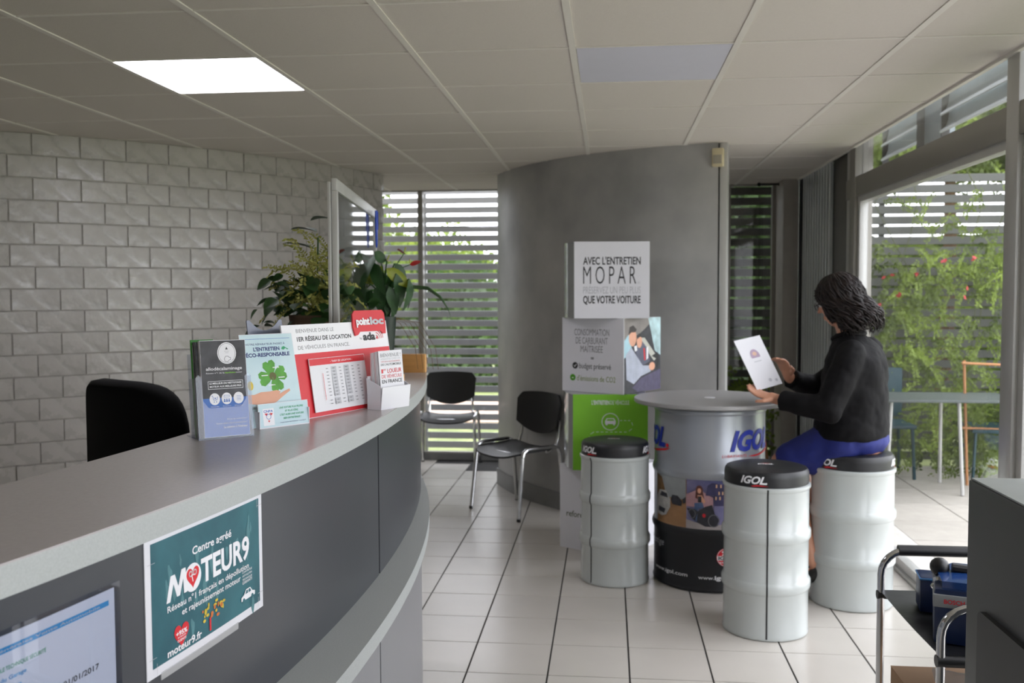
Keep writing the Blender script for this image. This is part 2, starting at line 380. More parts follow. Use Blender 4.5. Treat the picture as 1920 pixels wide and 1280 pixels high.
def window(name, x0, x1, y, z0, z1, mull, mf, fw_=.04):
    f = MB().box(x0, x1, y, y+.06, z0, z0+.07).box(x0, x1, y, y+.06, z1-.03, z1).box(x0, x0+fw_, y, y+.06, z0+.07, z1-.03).box(x1-fw_, x1, y, y+.06, z0+.07, z1-.03)
    w = tag(f.build(name, mf, smooth=0), kind='structure')
    for mx in mull: MB().box(mx-.022, mx+.022, y-.01, y+.07, z0+.07, z1-.03).build('mullion', mf, w, smooth=0)
    xs = [x0+fw_]+list(mull)+[x1-fw_]
    for a, b in zip(xs[:-1], xs[1:]):
        MB().box(a+.002, b-.002, y+.025, y+.031, z0+.07, z1-.03).build('pane', M_glass, w, smooth=0)
    return w
window('window_1', -2.45, -.55, 8.3, 0, 2.425, [-1.665], M_alu, .045)
window('window_2', 1.0, 1.405, 8.2, 0, 2.425, [], M_alu, .03)
struct('trim_2', MB().box(-2.45, -.86, 8.285, 8.30, 0, .06), M_skirt, smooth=0)

# glass facade on the right
def yb(mb, y0, y1, z0, z1, x0=1.545, x1=1.625, b=0): return mb.box(x0, x1, y0, y1, z0, z1, b=b)
fr = MB(); yb(fr, -3.2, 6.37, 2.086, 2.212, 1.535, 1.635, b=.004); yb(fr, -3.2, 7.8, 2.60, 2.66)
w3 = struct('window_3', fr, M_alu)
post = lambda y0, y1, nm='mullion', m=M_alu, **k: yb(MB(), y0, y1, 0, 2.6, b=.005, **k).build(nm, m, w3)
post(6.42, 6.80, x0=1.56, x1=1.62, m=mat('dark_grey_post', '#5c5a55', .45, metal=.3)); post(6.27, 6.39, m=M_alul); post(6.13, 6.26, x0=1.53, x1=1.64)
for y0 in (3.76, 1.6, -.6, -2.8): post(y0, y0+.11, m=M_alul, x0=1.53, x1=1.64)
yb(MB(), 6.39, 6.42, 0, 2.6, 1.55, 1.63).build('dark_strip', M_dark, w3, smooth=0)
# door leaf frame: light inner edge
for y0, y1 in ((3.87, 6.13), (1.71, 3.76), (-.49, 1.6), (-2.69, -.6)):
    d = MB(); yb(d, y1-.05, y1, .03, 2.086, 1.55, 1.60, b=.003); yb(d, y0, y0+.05, .03, 2.086, 1.55, 1.60, b=.003); yb(d, y0+.05, y1-.05, 2.05, 2.086, 1.55, 1.60); yb(d, y0+.05, y1-.05, .03, .07, 1.55, 1.60)
    d.build('sash', M_alul, w3)
    yb(MB(), y0+.03, y1-.03, .06, 2.06, 1.572, 1.580).build('pane', M_glass, w3, smooth=0)
    yb(MB(), y0, y1, 2.212, 2.6, 1.572, 1.580).build('pane', M_glass, w3, smooth=0)
yb(MB(), 6.72, 7.86, 0, 2.6, 1.60, 1.608).build('pane', M_glass, w3, smooth=0)
yb(MB(), 7.80, 7.87, 0, 2.425, 1.53, 1.62).build('dark_strip', M_dark, w3, smooth=0)  # solid dark strip, paints in the shaded recess beside the shutter
s_ = MB()
for x0, x1, z in ((1.535, 1.55, .02), (1.55, 1.60, .03), (1.60, 1.612, .02), (1.612, 1.66, .012)): s_.box(x0, x1, -3.2, 7.86, -.02, z)
s_.build('threshold', M_alul, w3, smooth=0)

# folded concertina shutter in the facade
sh = thing('folding_shutter', 'grey folded concertina shutter with narrow upright pleats beside the glazed door', 'shutter', (0, 0, 0))
M_pleat = mat('pleat_metal', '#d3d8d7', .3, metal=.1, var=.12, scale=2)
for i in range(11):
    y = 7.70-.088*i; w = MB()
    w.box(1.530, 1.5375, y-.016, y+.016, .03, 2.40).box(1.5375, 1.560, y+.010, y+.016, .03, 2.40); w.build('pleat', M_pleat, sh, smooth=0)
MB().box(1.588, 1.596, 6.73, 7.79, .03, 2.40).build('backing', mat('pleat_shade', '#2b2e2f', .5), sh, smooth=0)  # added dark sheet, stands in for the shading between the pleats
MB().box(1.525, 1.595, 6.73, 7.79, 0, .03).build('bottom_rail', M_dark, sh, smooth=0)
MB().box(1.525, 1.595, 6.73, 7.79, 2.405, 2.43).build('top_rail', M_dark, sh, smooth=0)

# ------------------------------------------------------------------ outside
M_grass = mat('grass', '#77854f', .9, var=.25, scale=3, hex2='#9aa36a')
struct('ground', MB().box(-40, 40, 8.45, 60, -.3, -.06).box(-40, -5, -12, 8.45, -.3, -.06).box(5.2, 40, -12, 8.45, -.3, -.06), M_grass, smooth=0)
struct('path', MB().box(-9, 3, 11.0, 13.2, -.06, -.03), mat('pink_gravel', '#c7ab98', .9, var=.1), smooth=0)
pt = struct('patio', MB().box(1.66, 5.2, -6, 8.45, -.2, -.02), mat('paver_joint', '#55544f', .9), smooth=0)
M_pav = mat('patio_paver', '#b3aea4', .6, var=.08, scale=9, rnd=.06)
pm = MB().box(-.246, .246, -.246, .246, -.03, -.004, b=.003).mesh('paver', M_pav, 15)
for i in range(7):
    for j in range(14):
        o = link('paver', pm, pt); o.location = (2.08+.5*i, 1.6+.5*j, 0)
tag(MB().box(1.85, 5.1, -5.8, 1.33, -.03, -.004).build('paver', M_pav, pt, smooth=0), kind='stuff')
MB().box(1.662, 1.825, -6, 8.3, -.03, 0, b=.004).build('kerb', mat('pale_stone', '#c9c6bf', .6), pt)

def slat_prof(y, z, h, d, tilt):
    P = [(-d/2, -h/2+d*.3), (-d*.25, -h/2), (d*.25, -h/2), (d/2, -h/2+d*.3), (d/2, h/2-d*.3), (d*.25, h/2), (-d*.25, h/2), (-d/2, h/2-d*.3)]
    c, s = cos(tilt), sin(tilt)
    return [(y+a*c-b*s, z+a*s+b*c) for a, b in P]
def louvre(label, x0, x1, y, zs, m, h=.058, d=.014, tilt=-.25, posts=(), pm_=None, group=None):
    t = thing('louvre_screen', label, 'sunscreen', ((x0+x1)/2, y, 0), group=group)
    mb = MB(); P = slat_prof(0, 0, h, d, tilt); n = len(P); hw = (x1-x0)/2
    mb.add([(-hw, a, b) for a, b in P]+[(hw, a, b) for a, b in P], [(i, (i+1) % n, n+(i+1) % n, n+i) for i in range(n)]+[tuple(range(n)), tuple(range(2*n-1, n-1, -1))])
    me = mb.mesh('slat', m, 30)
    for z in zs: o = link('slat', me, t); o.location = (0, 0, z)
    for px in posts:
        MB().box(px-.02-(x0+x1)/2, px+.02-(x0+x1)/2, .02, .06, 0, max(zs)+.04).build('post', pm_ or m, t, smooth=0)
    return t
louvre('light grey horizontal louvre slats outside the far left window', -2.7, -.2, 8.72, [.07+.0877*i for i in range(28)], M_slat, h=.061, d=.010, tilt=-.35, posts=(-2.5, -1.72, -.3), pm_=M_slat)
louvre('vine-covered shaded louvre fence at the end of the patio', .95, 5.2, 8.46, [.07+.0885*i for i in range(28)], M_slatd, h=.068, d=.010, tilt=-.05, posts=(1.45, 2.35, 3.7, 5.1), pm_=M_slatd)
# blades outside the transom, running along the facade
for (ya, yb_), lab in (((3.95, 5.22), 'grey sun blades above the glazed door, long bank'), ((5.62, 6.3), 'short bank of grey sun blades above the door, next to the shutter'), ((1.75, 3.7), 'sun blades above the glazing right of the white mullion')):
    t = thing('sun_blades', lab, 'sunscreen', (1.76, (ya+yb_)/2, 0)); hl = (yb_-ya)/2
    for z in (2.37, 2.46, 2.55, 2.64):
        P = [(-.026, -.030), (-.030, -.042), (-.022, -.044), (.008, -.014), (.020, .025), (.022, .074), (.016, .074), (.012, .026), (.000, -.008)]
        mb = MB(); n = len(P); mb.add([(a, -hl, z+b) for a, b in P]+[(a, hl, z+b) for a, b in P], [(i, (i+1) % n, n+(i+1) % n, n+i) for i in range(n)]+[tuple(range(n)), tuple(range(2*n-1, n-1, -1))])
        mb.build('blade', mat('pale_blade', '#c2cacb', .35, metal=.1), t, smooth=30)
    if ya > 3.9: MB().box(.02, .05, -hl-.4 if ya > 5 else -hl-.3, -hl, 2.3, 2.75).build('infill_panel', mat('blue_grey_infill', '#7b878c', .3), t, smooth=0)
    for yy in (-hl, hl): MB().box(-.02, .02, yy-.006, yy+.006, 2.3, 2.75).build('bracket', M_dark, t, smooth=0)

# foliage
M_lf = mat('vine_leaf', '#415a20', .5, var=.5, scale=3.5, hex2='#98ae4c')
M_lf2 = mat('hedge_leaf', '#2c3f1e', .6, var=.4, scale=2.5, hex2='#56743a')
M_stem = mat('stem_brown', '#6b5334', .8)
def translucent(m, amt=.35):
    nt = m.node_tree; b = nt.nodes['Principled BSDF']; o = nt.nodes['Material Output']; t = nt.nodes.new('ShaderNodeBsdfTranslucent'); mx = nt.nodes.new('ShaderNodeMixShader'); mx.inputs[0].default_value = amt
    src = b.inputs['Base Color'].links[0].from_socket; nt.links.new(src, t.inputs[0]); nt.links.new(b.outputs[0], mx.inputs[1]); nt.links.new(t.outputs[0], mx.inputs[2]); nt.links.new(mx.outputs[0], o.inputs['Surface'])
translucent(M_lf, .45); translucent(M_lf2, .3)
def sprays(n, box, ln, leafl, m, name, parent, down=.6, seed=1, yoff=0, keep=None, mi=None):
    rn = random.Random(seed); mb = MB()
    x0, x1, y0, y1, z0, z1 = box
    for _ in range(n):
        p = Vector((rn.uniform(x0, x1), rn.uniform(y0, y1), rn.uniform(z0, z1)))
        if keep and not keep(p, rn): continue
        d = Vector((rn.uniform(-1, 1), rn.uniform(-.6, .3), rn.uniform(-down, 1-down))).normalized(); L_ = ln*rn.uniform(.5, 1.2); q = p.copy(); k = int(L_/(leafl*.55))
        side = d.cross(Vector((0, 1, .2))).normalized()
        for i in range(max(3, k)):
            q = q+d*leafl*.55; d = (d+Vector((0, 0, -.09))).normalized()
            for sg in (-1, 1):
                l = leafl*rn.uniform(.7, 1.2); dd = (d*.5+side*sg+Vector((rn.uniform(-.3, .3), rn.uniform(-.5, .3), rn.uniform(-.4, .3)))).normalized(); w = dd.cross(Vector((rn.uniform(-.5, .5), 1, rn.uniform(-.5, .5)))).normalized()*l*.24
                mb.add([q, q+dd*l*.5+w, q+dd*l, q+dd*l*.5-w], [(0, 1, 2, 3)])
    return tag(mb.build(name, m, parent, smooth=0, fix=False), kind='stuff')
vn = thing('climbing_vine', 'bright green climber spread over the patio louvre fence', 'vine', (3.0, 8.3, 0))
vk = lambda p, rn: rn.random() < (.28+.72*(sin(p.x*5.1+1)*sin(p.z*4.3+p.x*2)*.5+.5)) and not (p.z > 1.9 and rn.random() < .7)
sprays(1500, (-.75, 2.1, -.14, .02, .10, 2.36), .28, .036, M_lf, 'foliage', vn, seed=3, keep=vk, down=.75)
sprays(150, (-.5, .6, -.55, -.2, .0, .55), .28, .04, M_lf, 'low_foliage', vn, seed=8, down=.4)
st = MB(); rn = random.Random(5)
for i in range(16):
    x = rn.uniform(-1, 2); pts = [(x, .05, 0)]
    for k in range(9): x += rn.uniform(-.16, .16); pts.append((x, .05+rn.uniform(-.03, .03), .28*(k+1)))
    st.tube(pts, .004, 5)
st.build('stem', mat('green_brown_stem', '#4c5230', .8), vn)
redl = MB()
for (x, z) in ((2.33, 1.6), (2.55, 1.62), (2.42, 1.42), (2.2, 1.35), (3.0, 1.78), (2.75, 1.7), (2.9, 1.5)):
    for k in range(2):
        a = rn.uniform(0, 6); p = Vector((x-3+rn.uniform(-.04, .04), -.17, z+rn.uniform(-.04, .04))); redl.add([p, p+Vector((.03*cos(a), -.01, .03*sin(a))), p+Vector((.045*cos(a+.5), 0, .045*sin(a+.5))), p+Vector((.02*cos(a+1.2), .01, .02*sin(a+1.2)))], [(0, 1, 2, 3)])
tag(redl.build('red_leaf', mat('red_leaf', '#a8323a', .6), vn, smooth=0, fix=False), kind='stuff')
cn = thing('conifer', 'feathery light green conifer rising above the patio fence', 'tree', (3.1, 8.95, 0))
sprays(1700, (-1.3, 1.6, -.3, .5, 2.62, 3.9), .36, .05, M_lf, 'foliage', cn, down=.5, seed=11)
MB().tube([(0, .2, -.06), (.05, .2, 2), (0, .2, 3.8)], [.09, .06, .02], 8).build('trunk', M_stem, cn)
hg = thing('hedge', 'dark green hedge behind the patio fence slats', 'hedge', (3.2, 9.3, 0))
sprays(700, (-2.5, 2.1, .9, 1.5, 0, 2.7), .4, .085, M_lf, 'foliage', hg, seed=21, keep=lambda p, q: p.z < (2.7 if p.x < -.85 else 1.9))
MB().tube([(0, 0, -.06), (0, 0, 1.4)], .04, 6).build('trunk', M_stem, hg)
def core(x0, x1, y0, y1, z1, parent, m):
    q = random.Random(2); nx, nz = 26, 14; vs = []
    for i in range(nx+1):
        for j in range(nz+1): vs.append((x0+(x1-x0)*i/nx, y0+q.uniform(0, .25), z1*j/nz*(1 if j < nz else q.uniform(.97, 1.05))))
    n_ = len(vs); vs += [(a, y1, c) for a, b, c in vs]; k = nz+1
    fs = [(i*k+j, (i+1)*k+j, (i+1)*k+j+1, i*k+j+1) for i in range(nx) for j in range(nz)]; fs += [tuple(n_+q_ for q_ in reversed(f)) for f in fs]
    fs += [(i*k+nz, (i+1)*k+nz, n_+(i+1)*k+nz, n_+i*k+nz) for i in range(nx)]+[(j, j+1, n_+j+1, n_+j) for j in range(nz)]+[(nx*k+j+1, nx*k+j, n_+nx*k+j, n_+nx*k+j+1) for j in range(nz)]
    return tag(MB().add(vs, fs).build('inner_foliage', m, parent, smooth=0), kind='stuff')
cc = core(-1.4, 3.0, .55, 1.0, 1.4, cn, M_lf); cc.location = (0, 0, 2.66)
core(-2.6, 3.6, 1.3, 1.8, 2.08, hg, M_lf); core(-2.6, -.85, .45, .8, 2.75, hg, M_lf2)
# garden beyond the left window: bushes and trees
def tree(x, y, h, r, label, n=500, base=.5, seed=1, m=None, cat='tree', name='tree'):
    t = thing(name, label, cat, (x, y, -.06), group='garden shrubs and trees beyond the left window')
    MB().tube([(0, 0, 0), (.05, 0, h*.5), (0, .05, h*.85)], [.1, .07, .03], 7).build('trunk', M_stem, t)
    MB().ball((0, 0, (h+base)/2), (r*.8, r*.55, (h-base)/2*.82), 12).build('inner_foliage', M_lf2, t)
    sprays(n, (-r, r, -r*.7, r*.7, base, h), .6, .16, m or M_lf, 'foliage', t, seed=seed, keep=lambda p, q: (p.x/r)**2+(p.y/r)**2+((p.z-(h+base)/2)/((h-base)/2))**2 < 1)
tree(-4.9, 15, 3.6, 1.9, 'broad green tree at the left end of the garden', 800, .3, 31)
tree(-2.6, 15.5, 2.0, 1.3, 'round bush in the garden left of the window mullion', 600, 0, 32, M_lf2, 'bush', 'bush')
tree(-3.6, 19, 2.7, 1.3, 'taller tree behind the round garden bush', 600, .6, 33)
tree(-1.1, 17.5, 1.7, 1.5, 'low bush at the right end of the garden', 500, 0, 34, M_lf2, 'bush', 'bush')

# patio table, chairs, trellis
M_plas = mat('grey_resin', '#4d5553', .4)
gt = thing('patio_table', 'grey slatted garden table on metal legs outside behind the seated woman', 'table', (2.42, 7.38, 0))
for i in range(5): MB().box(-.55, .58, -.28+.115*i, -.28+.115*i+.105, .685, .705, b=.003).build('tabletop_slat', M_plas, gt)
for x, dx in ((-.38, 0), (.16, -.06)):
    for y in (-.24, .24): MB().tube([(x, y, 0), (x+.04+dx, y*.8, .68)], .014, 8).build('leg', M_alul, gt)
ch = thing('garden_chair', 'dark teal garden chair pushed behind the patio table', 'chair', (2.2, 7.95, 0))
M_tl = mat('teal_resin', '#123840', .5)
MB().box(-.24, .24, -.22, .2, .40, .43, b=.01).build('seat', M_tl, ch); MB().box(-.24, .24, .18, .22, .45, .86, b=.015).build('backrest', M_tl, ch)
for x in (-.21, .21):
    for y in (-.19, .18): MB().tube([(x*1.08, y*1.1, -.004), (x, y, .42)], .013, 6).build('leg', M_tl, ch)
c2 = copy_tree(ch); c2.location = (3.05, 7.75, 0); c2.rotation_euler = (0, 0, R(-100)); c2['label'] = 'dark teal garden chair at the right end of the patio table behind the trellis'
tr_ = thing('bamboo_trellis', 'brown bamboo trellis frame leaning before the vine at the right of the patio', 'trellis', (2.86, 7.55, 0))
M_bam = mat('bamboo', '#a9764a', .6, var=.12)
for x in (-.10, .22): MB().tube([(x, 0, -.004), (x-.02, .06, .96)], .011, 7).build('cane', M_bam, tr_)
for z in (.93, .43): MB().tube([(-.15, .02, z+.01), (.34, .03, z-.01)], .010, 7).build('cane', M_bam, tr_)
t2 = thing('bamboo_cane', 'bamboo cane standing outside the narrow far window', 'cane', (1.32, 8.05, 0))
bc = MB().tube([(1.28, 7.62, 0), (1.17, 7.8, 1.02)], .012, 7)
bpy.data.objects.remove(t2)
tag(bc.build('bamboo_cane', M_bam), 'tall bamboo cane leaning behind the drum table by the narrow far window', 'cane')
pp = thing('potted_plant', 'small leafy plant on the floor behind the table near the narrow window', 'plant', (1.16, 8.0, 0))
MB().lathe([(.07, 0), (.095, .16), (.1, .17), (.085, .17)], 16).build('pot', mat('terracotta', '#8c4a2f', .8), pp)
sprays(40, (-.1, .1, -.1, .1, .2, .85), .18, .06, M_lf, 'foliage', pp, seed=55)
MB().tube([(0, 0, .15), (.01, 0, .8)], .006, 5).build('stem', M_stem, pp)

# ------------------------------------------------------------------ ceiling fittings
cl = thing('ceiling_light', 'square ceiling panel light switched on above the counter', 'light', (-1.635, 3.85, 2.40))
MB().box(-.296, .296, -.296, .296, .006, .03).build('housing', M_rail, cl, smooth=0)
MB().box(-.285, .285, -.285, .285, .001, .0065).build('diffuser', mat('lit_diffuser', '#f6f4ff', .4, var=0, emit=7), cl, smooth=0)
cl2 = thing('ceiling_light', 'unlit bluish white ceiling panel light right of the lit one', 'light', (.165, 3.85, 2.40))
MB().box(-.296, .296, -.296, .296, .006, .03).build('housing', M_rail, cl2, smooth=0)
MB().box(-.285, .285, -.285, .285, .001, .0065).build('diffuser', mat('unlit_diffuser', '#dadbe8', .35, var=.01), cl2, smooth=0)
dt = thing('motion_detector', 'small beige motion detector high on the grey curved wall', 'sensor', (.66, 5.872, 2.31), R(-15))
MB().box(-.034, .034, -.03, .02, -.055, .055, b=.008).build('housing', mat('beige_plastic', '#cbbf9c', .5), dt)
MB().box(-.026, .026, -.036, -.028, -.04, .012, b=.003).build('lens', mat('sensor_lens', '#a09a8a', .4), dt)
hk = thing('door_closer', 'small dark bracket under the ceiling at the narrow far window', 'bracket', (1.32, 8.05, 2.398))
MB().tube([(-.08, 0, -.012), (.09, .02, -.012)], .008, 6).build('arm', M_dark, hk); MB().ball((-.08, 0, -.014), .017, 8).build('knob', M_dark, hk); MB().ball((.09, .02, -.014), .015, 8).build('knob', M_dark, hk)

# ------------------------------------------------------------------ reception counter
CC, CR = (-7.146, 2.342), 6.566
counter = thing('reception_counter', 'long curved grey reception counter with pale edge band and low outer ledge', 'counter', (-.75, 2.3, 0))
counter.location = (0, 0, 0)
MB().arc(CC, CR-.365, CR, -36, 12.6, 1.1795, 1.182, 90).build('worktop', M_cnt, counter)
MB().arc(CC, CR-.365, CR, -36, 12.6, 1.140, 1.1795, 90).build('edge_band', M_edge, counter)
BRd = CR-.026
for a0, a1 in ((-36, -24.4), (-24.3, -12.2), (-12.1, .75), (.85, 12.3)): MB().arc(CC, BRd-.02, BRd, a0, a1, .70, 1.140, 40).build('front_panel', M_body, counter)
MB().arc(CC, BRd-.03, BRd-.012, -36, 12.3, .0, 1.140, 60).build('backing', M_dark, counter)
MB().arc(CC, CR-.34, CR-.05, 12.0, 12.3, 0, 1.140, 2).build('end_panel', M_body, counter)
for a0, a1 in ((-36, -24.4), (-24.3, -12.2), (-12.1, .75), (.85, 12.3)): MB().arc(CC, BRd-.02, BRd, a0, a1, .0, .70, 40).build('lower_panel', M_bodl, counter)
LC, LR = (-6.367, 2.084), 5.856
def ledge(z0, z1, m, nm):
    n = 90; poly = []
    for i in range(n+1):
        a = R(-33+(19.2+33)*i/n); poly.append((LC[0]+LR*cos(a), LC[1]+LR*sin(a)))
    for i in range(n+1):
        a = R(12.9-(12.9+30)*i/n); poly.append((CC[0]+(CR-.05)*cos(a), CC[1]+(CR-.05)*sin(a)))
    MB().prism(poly, z0, z1).build(nm, m, counter)
ledge(.712, .747, M_edge, 'ledge_edge'); ledge(.747, .75, M_edge, 'ledge')
for i, a in enumerate((1.0,)):   # joint in the worktop edge
    pass
# poster MOTEUR9
def on_counter(name, label, cat, a0, w, z0, h):
    t = thing(name, label, cat, (CC[0]+BRd*cos(R(a0)), CC[1]+BRd*sin(R(a0)), z0)); t.rotation_euler = (0, 0, 0); t.location = (0, 0, 0)
    s = MB().arc(CC, BRd+.0005, BRd+.0018, a0, a0+math.degrees(w/BRd), z0, z0+h, 12); s.build('sheet', M_card, t)
    return t, cylmap(CC, BRd+.0018, a0)
mp_, mf = on_counter('poster', 'teal and white garage poster taped under the counter edge', 'poster', -9.0, .356, .919, .216)
P = Print(); w, h, z = .356, .216, .919
P.rect(I_teal, .014, w-.012, z+.014, z+h-.011)
for i in range(26):
    rn_ = random.Random(i); x = rn_.uniform(.02, w-.03); zz = rn_.uniform(z+.02, z+h-.05); q = rn_.uniform(.004, .012)
    P.poly(I_mist, [(x+q*.5*cos(a_)*(1+.4*sin(3*a_+i)), zz+q*1.9*sin(a_)*(1+.3*cos(2*a_+i))) for a_ in [2*pi*k/14 for k in range(14)]])
P.text(I_wht, 'Centre agréé', .122, .243, z+.160, .0125, bold=.018)
P.poly(I_wht, [(.050, z+.103), (.062, z+.143), (.073, z+.143), (.082, z+.122), (.091, z+.146), (.102, z+.146), (.106, z+.106), (.097, z+.106), (.095, z+.130), (.086, z+.106), (.078, z+.106), (.069, z+.129), (.060, z+.103)])
P.oval(I_wht, .122, z+.124, .024, .023)
P.text(I_wht, 'TEUR9', .146, .305, z+.107, .038, bold=.03)
P.heart(I_red, .122, z+.126, .019); P.ring(I_wht, .116, z+.131, .004, .004, .002); P.ring(I_wht, .128, z+.131, .004, .004, .002); P.line(I_wht, [(.122, z+.118), (.119, z+.128), (.125, z+.128)], .002)
P.text(I_wht, 'Réseau n°1 français en dépollution', .052, .302, z+.088, .0095, bold=.012)
P.text(I_wht, 'et rajeunissement moteur', .090, .272, z+.073, .0095, bold=.012)
P.heart(I_red, .088, z+.044, .021); P.text(I_wht, '+95%', .073, .103, z+.043, .007, bold=.03); P.text(I_wht, 'CLIENTS', .076, .100, z+.033, .0035, bold=.02); P.text(I_wht, 'SATISFAITS', .077, .099, z+.039, .002, bold=.02)
P.text(I_wht, 'moteur9.fr', .050, .144, z+.0185, .0115, bold=.025)
for i in range(22): P.oval(I_yel if i % 3 else I_org, .160+rn.uniform(-.014, .055), z+.052+rn.uniform(-.014, .014), rn.uniform(.002, .006), rn.uniform(.002, .006), 8)
P.rect(I_red, .167, .172, z+.02, z+.042)
for i, s in enumerate(('CONTRÔLE', 'ANTI-POLLUTION', 'TECHNIQUE', 'GARANTI')): P.text(I_wht, s, .277, .312, z+.083-.0065*i, .0035 if i < 3 else .005, bold=.01)
P.poly(I_wht, [(.272, z+.034), (.272, z+.041), (.282, z+.044), (.289, z+.052), (.305, z+.052), (.312, z+.044), (.322, z+.041), (.322, z+.034)])
P.oval(I_teal, .281, z+.034, .0045, .0045, 12); P.oval(I_teal, .312, z+.034, .0045, .0045, 12); P.poly(I_teal, [(.286, z+.044), (.290, z+.050), (.296, z+.050), (.296, z+.044)]); P.poly(I_teal, [(.298, z+.044), (.298, z+.050), (.304, z+.050), (.308, z+.044)])
for (x, zz) in ((.004, .175), (w-.022, .192), (.004, .030), (w-.022, .030)): P.rect(I_lgr, x, x+.018, z+zz, z+zz+.0008)
for (x, zz) in ((.022, .003), (w-.022, .19), (w-.022, .006)): P.rect(I_lgr, x, x+.0008, z+zz, z+zz+.018)
P.build('printed_design', mp_, mf, cut=.03, eps=.00002, base=.0003)
MB().arc(CC, BRd+.0006, BRd+.0022, -8.7, -6.7, .909, .921, 8).build('tape', M_bag, mp_)
np_, nf = on_counter('notice', 'white notice with blue band in a clear sleeve, left of the teal poster', 'notice', -12.4, .320, .875, .21)
P = Print(); w = .320; z = .875
P.rect(I_cyan, .01, w-.012, z+.188, z+.1955); P.text(I_lgr, 'Conditions Générales Vente Automobile', .03, w-.03, z+.19, .0035, bold=.02)
for i, (s, m_) in enumerate((('CONTRÔLE TECHNIQUE SÉCURITÉ', I_dg), ('12 rue du Garage', I_cyan), ('Téléphone', I_cyan), ('contact@automobile', I_cyan))): P.text(m_, s, .09, .09+.075-.008*i if i else .19, z+.166-.013*i, .005, bold=.01)
P.text(I_blk, 'TARIFS EN VIGUEUR AU 01/01/2017', .055, w-.035, z+.107, .0075, bold=.01)
for i in range(6): P.rect(I_lgr, .04, w-.05-.02*(i % 3), z+.085-.012*i, z+.0875-.012*i)
P.build('printed_design', np_, nf, cut=.03, eps=.00002, base=.0003)
MB().arc(CC, BRd+.0022, BRd+.003, -12.5, -9.5, .868, 1.092, 10).build('clear_sleeve', M_acr, np_)

# ------------------------------------------------------------------ leaflets and stands on the counter
ZC = 1.182
def frame_rz(dx, dy): return atan2(dy, dx)
# 1: clear acrylic holder with slim brochures
h1 = thing('brochure_holder', 'clear acrylic holder of slim brochures nearest the camera on the counter', 'holder', (-.833, 1.983, ZC), frame_rz(.094, .083))
M1 = rot('X', R(-7)); M1b = rot('X', R(-7), (0, 0, 0))
a = MB(); a.box(-.061, .061, -.002, .050, 0, .003).box(-.061, -.059, -.002, .05, 0, .135, M=M1).box(.059, .061, -.002, .05, 0, .135, M=M1).box(-.061, .061, .048, .050, 0, .19, M=M1).box(-.061, .061, .05, .085, 0, .002)
a.build('shell', M_acr, h1)
fp = MB(); fp.prism([(-.061, 0), (.061, 0), (.061, .135), (.055, .142), (.048, .135), (.048, .085), (.035, .068), (-.035, .068), (-.048, .085), (-.048, .135), (-.055, .142), (-.061, .135)], 0, .002, M=M1 @ rot('X', R(90))); fp.build('front_lip', M_acr, h1)
def brochure(label, w, hh, th, loc, rz, lean, m=M_card, group=None, parts=None, name='brochure', parent_rz=0):
    o = thing(name, label, 'leaflet', loc, rz, group)
    c = MB().box(-w/2, w/2, 0, th, 0, hh).build('cover', m, o, smooth=0); c.rotation_euler = (lean, 0, 0)
    return o, c
b1, c1 = brochure('slim grey and blue brochure pack facing out of the acrylic holder', .101, .212, .012, (-.833+.0015, 1.983+.003, ZC+.004), h1.rotation_euler[2], R(-7))
P = Print(); P.rect(I_char, -.05, .05, .085, .211).rect(I_sky, -.05, .05, .001, .085)
P.oval(I_wht, .008, .183, .021, .024).ring(I_blk, .008, .183, .0185, .0215, .0006).poly(I_blk, [(.005, .191), (.011, .191), (.008, .197)])
P.text(I_gry, 'NETTOYAGE', .003, .013, .1865, .0015).text(I_gry, 'MOTEUR', .004, .012, .183, .0015)
P.line(I_blk, [(.002, .171), (.005, .176), (.011, .176), (.013, .173), (.016, .173), (.016, .168), (.012, .167), (.010, .164), (.003, .165)], .0008, True)
P.text(I_wht, 'allodécalaminage', -.040, .040, .146, .0068, bold=.01)
P.text(I_wht, 'Réseau n°1 de la', -.040, .0, .1385, .003).text(I_grn, 'dépollution', .001, .025, .1385, .003, bold=.02).text(I_wht, 'moteur', .026, .040, .1385, .003)
P.line(I_wht, [(-.037, .105), (.040, .105), (.040, .122), (-.037, .122)], .0009, True)
P.text(I_wht, 'LE MEILLEUR DU NETTOYAGE', -.034, .037, .1155, .0036, bold=.03).text(I_wht, 'MOTEUR AUX MEILLEURS PRIX', -.034, .037, .1085, .0036, bold=.02)
for i in (-1, 0, 1):
    x = i*.0265+.002; P.oval(I_wht, x, .083, .0115, .013)
P.line(I_sky, [(-.031, .090), (-.029, .090), (-.027, .081), (-.020, .081), (-.018, .088)], .001); P.oval(I_sky, -.026, .077, .0012, .0012, 8).oval(I_sky, -.021, .077, .0012, .0012, 8).poly(I_sky, [(-.026, .086), (-.021, .086), (-.0235, .083)])
for i in (-1, 0, 1): P.oval(I_sky, .002+i*.005, .081, .0016, .0016, 8).rect(I_sky, .0+i*.005, .004+i*.005, .0755, .079)
P.line(I_sky, [(-.004, .086), (.008, .086), (.008, .090), (-.004, .090)], .0006, True)
for i in range(4): P.rect(I_sky, .024, .034, .078+.003*i, .0786+.003*i)
for i, s in enumerate(('Demandez\nen ligne', 'Partenaires', 'Devis\ngratuit')): P.text(I_wht, s.split('\n')[0], -.034+.0265*i, -.016+.0265*i, .0655, .0022)
P.text(I_wht, 'Perte de puissance ?', .0, .045, .036, .0035).text(I_wht, 'Fumée noire ? Surconsommation ?', -.024, .045, .0275, .0035).text(I_wht, "La solution à l'intérieur", -.008, .045, .0185, .0042, bold=.03)
P.build('printed_design', c1, eps=.00004, base=.0002)
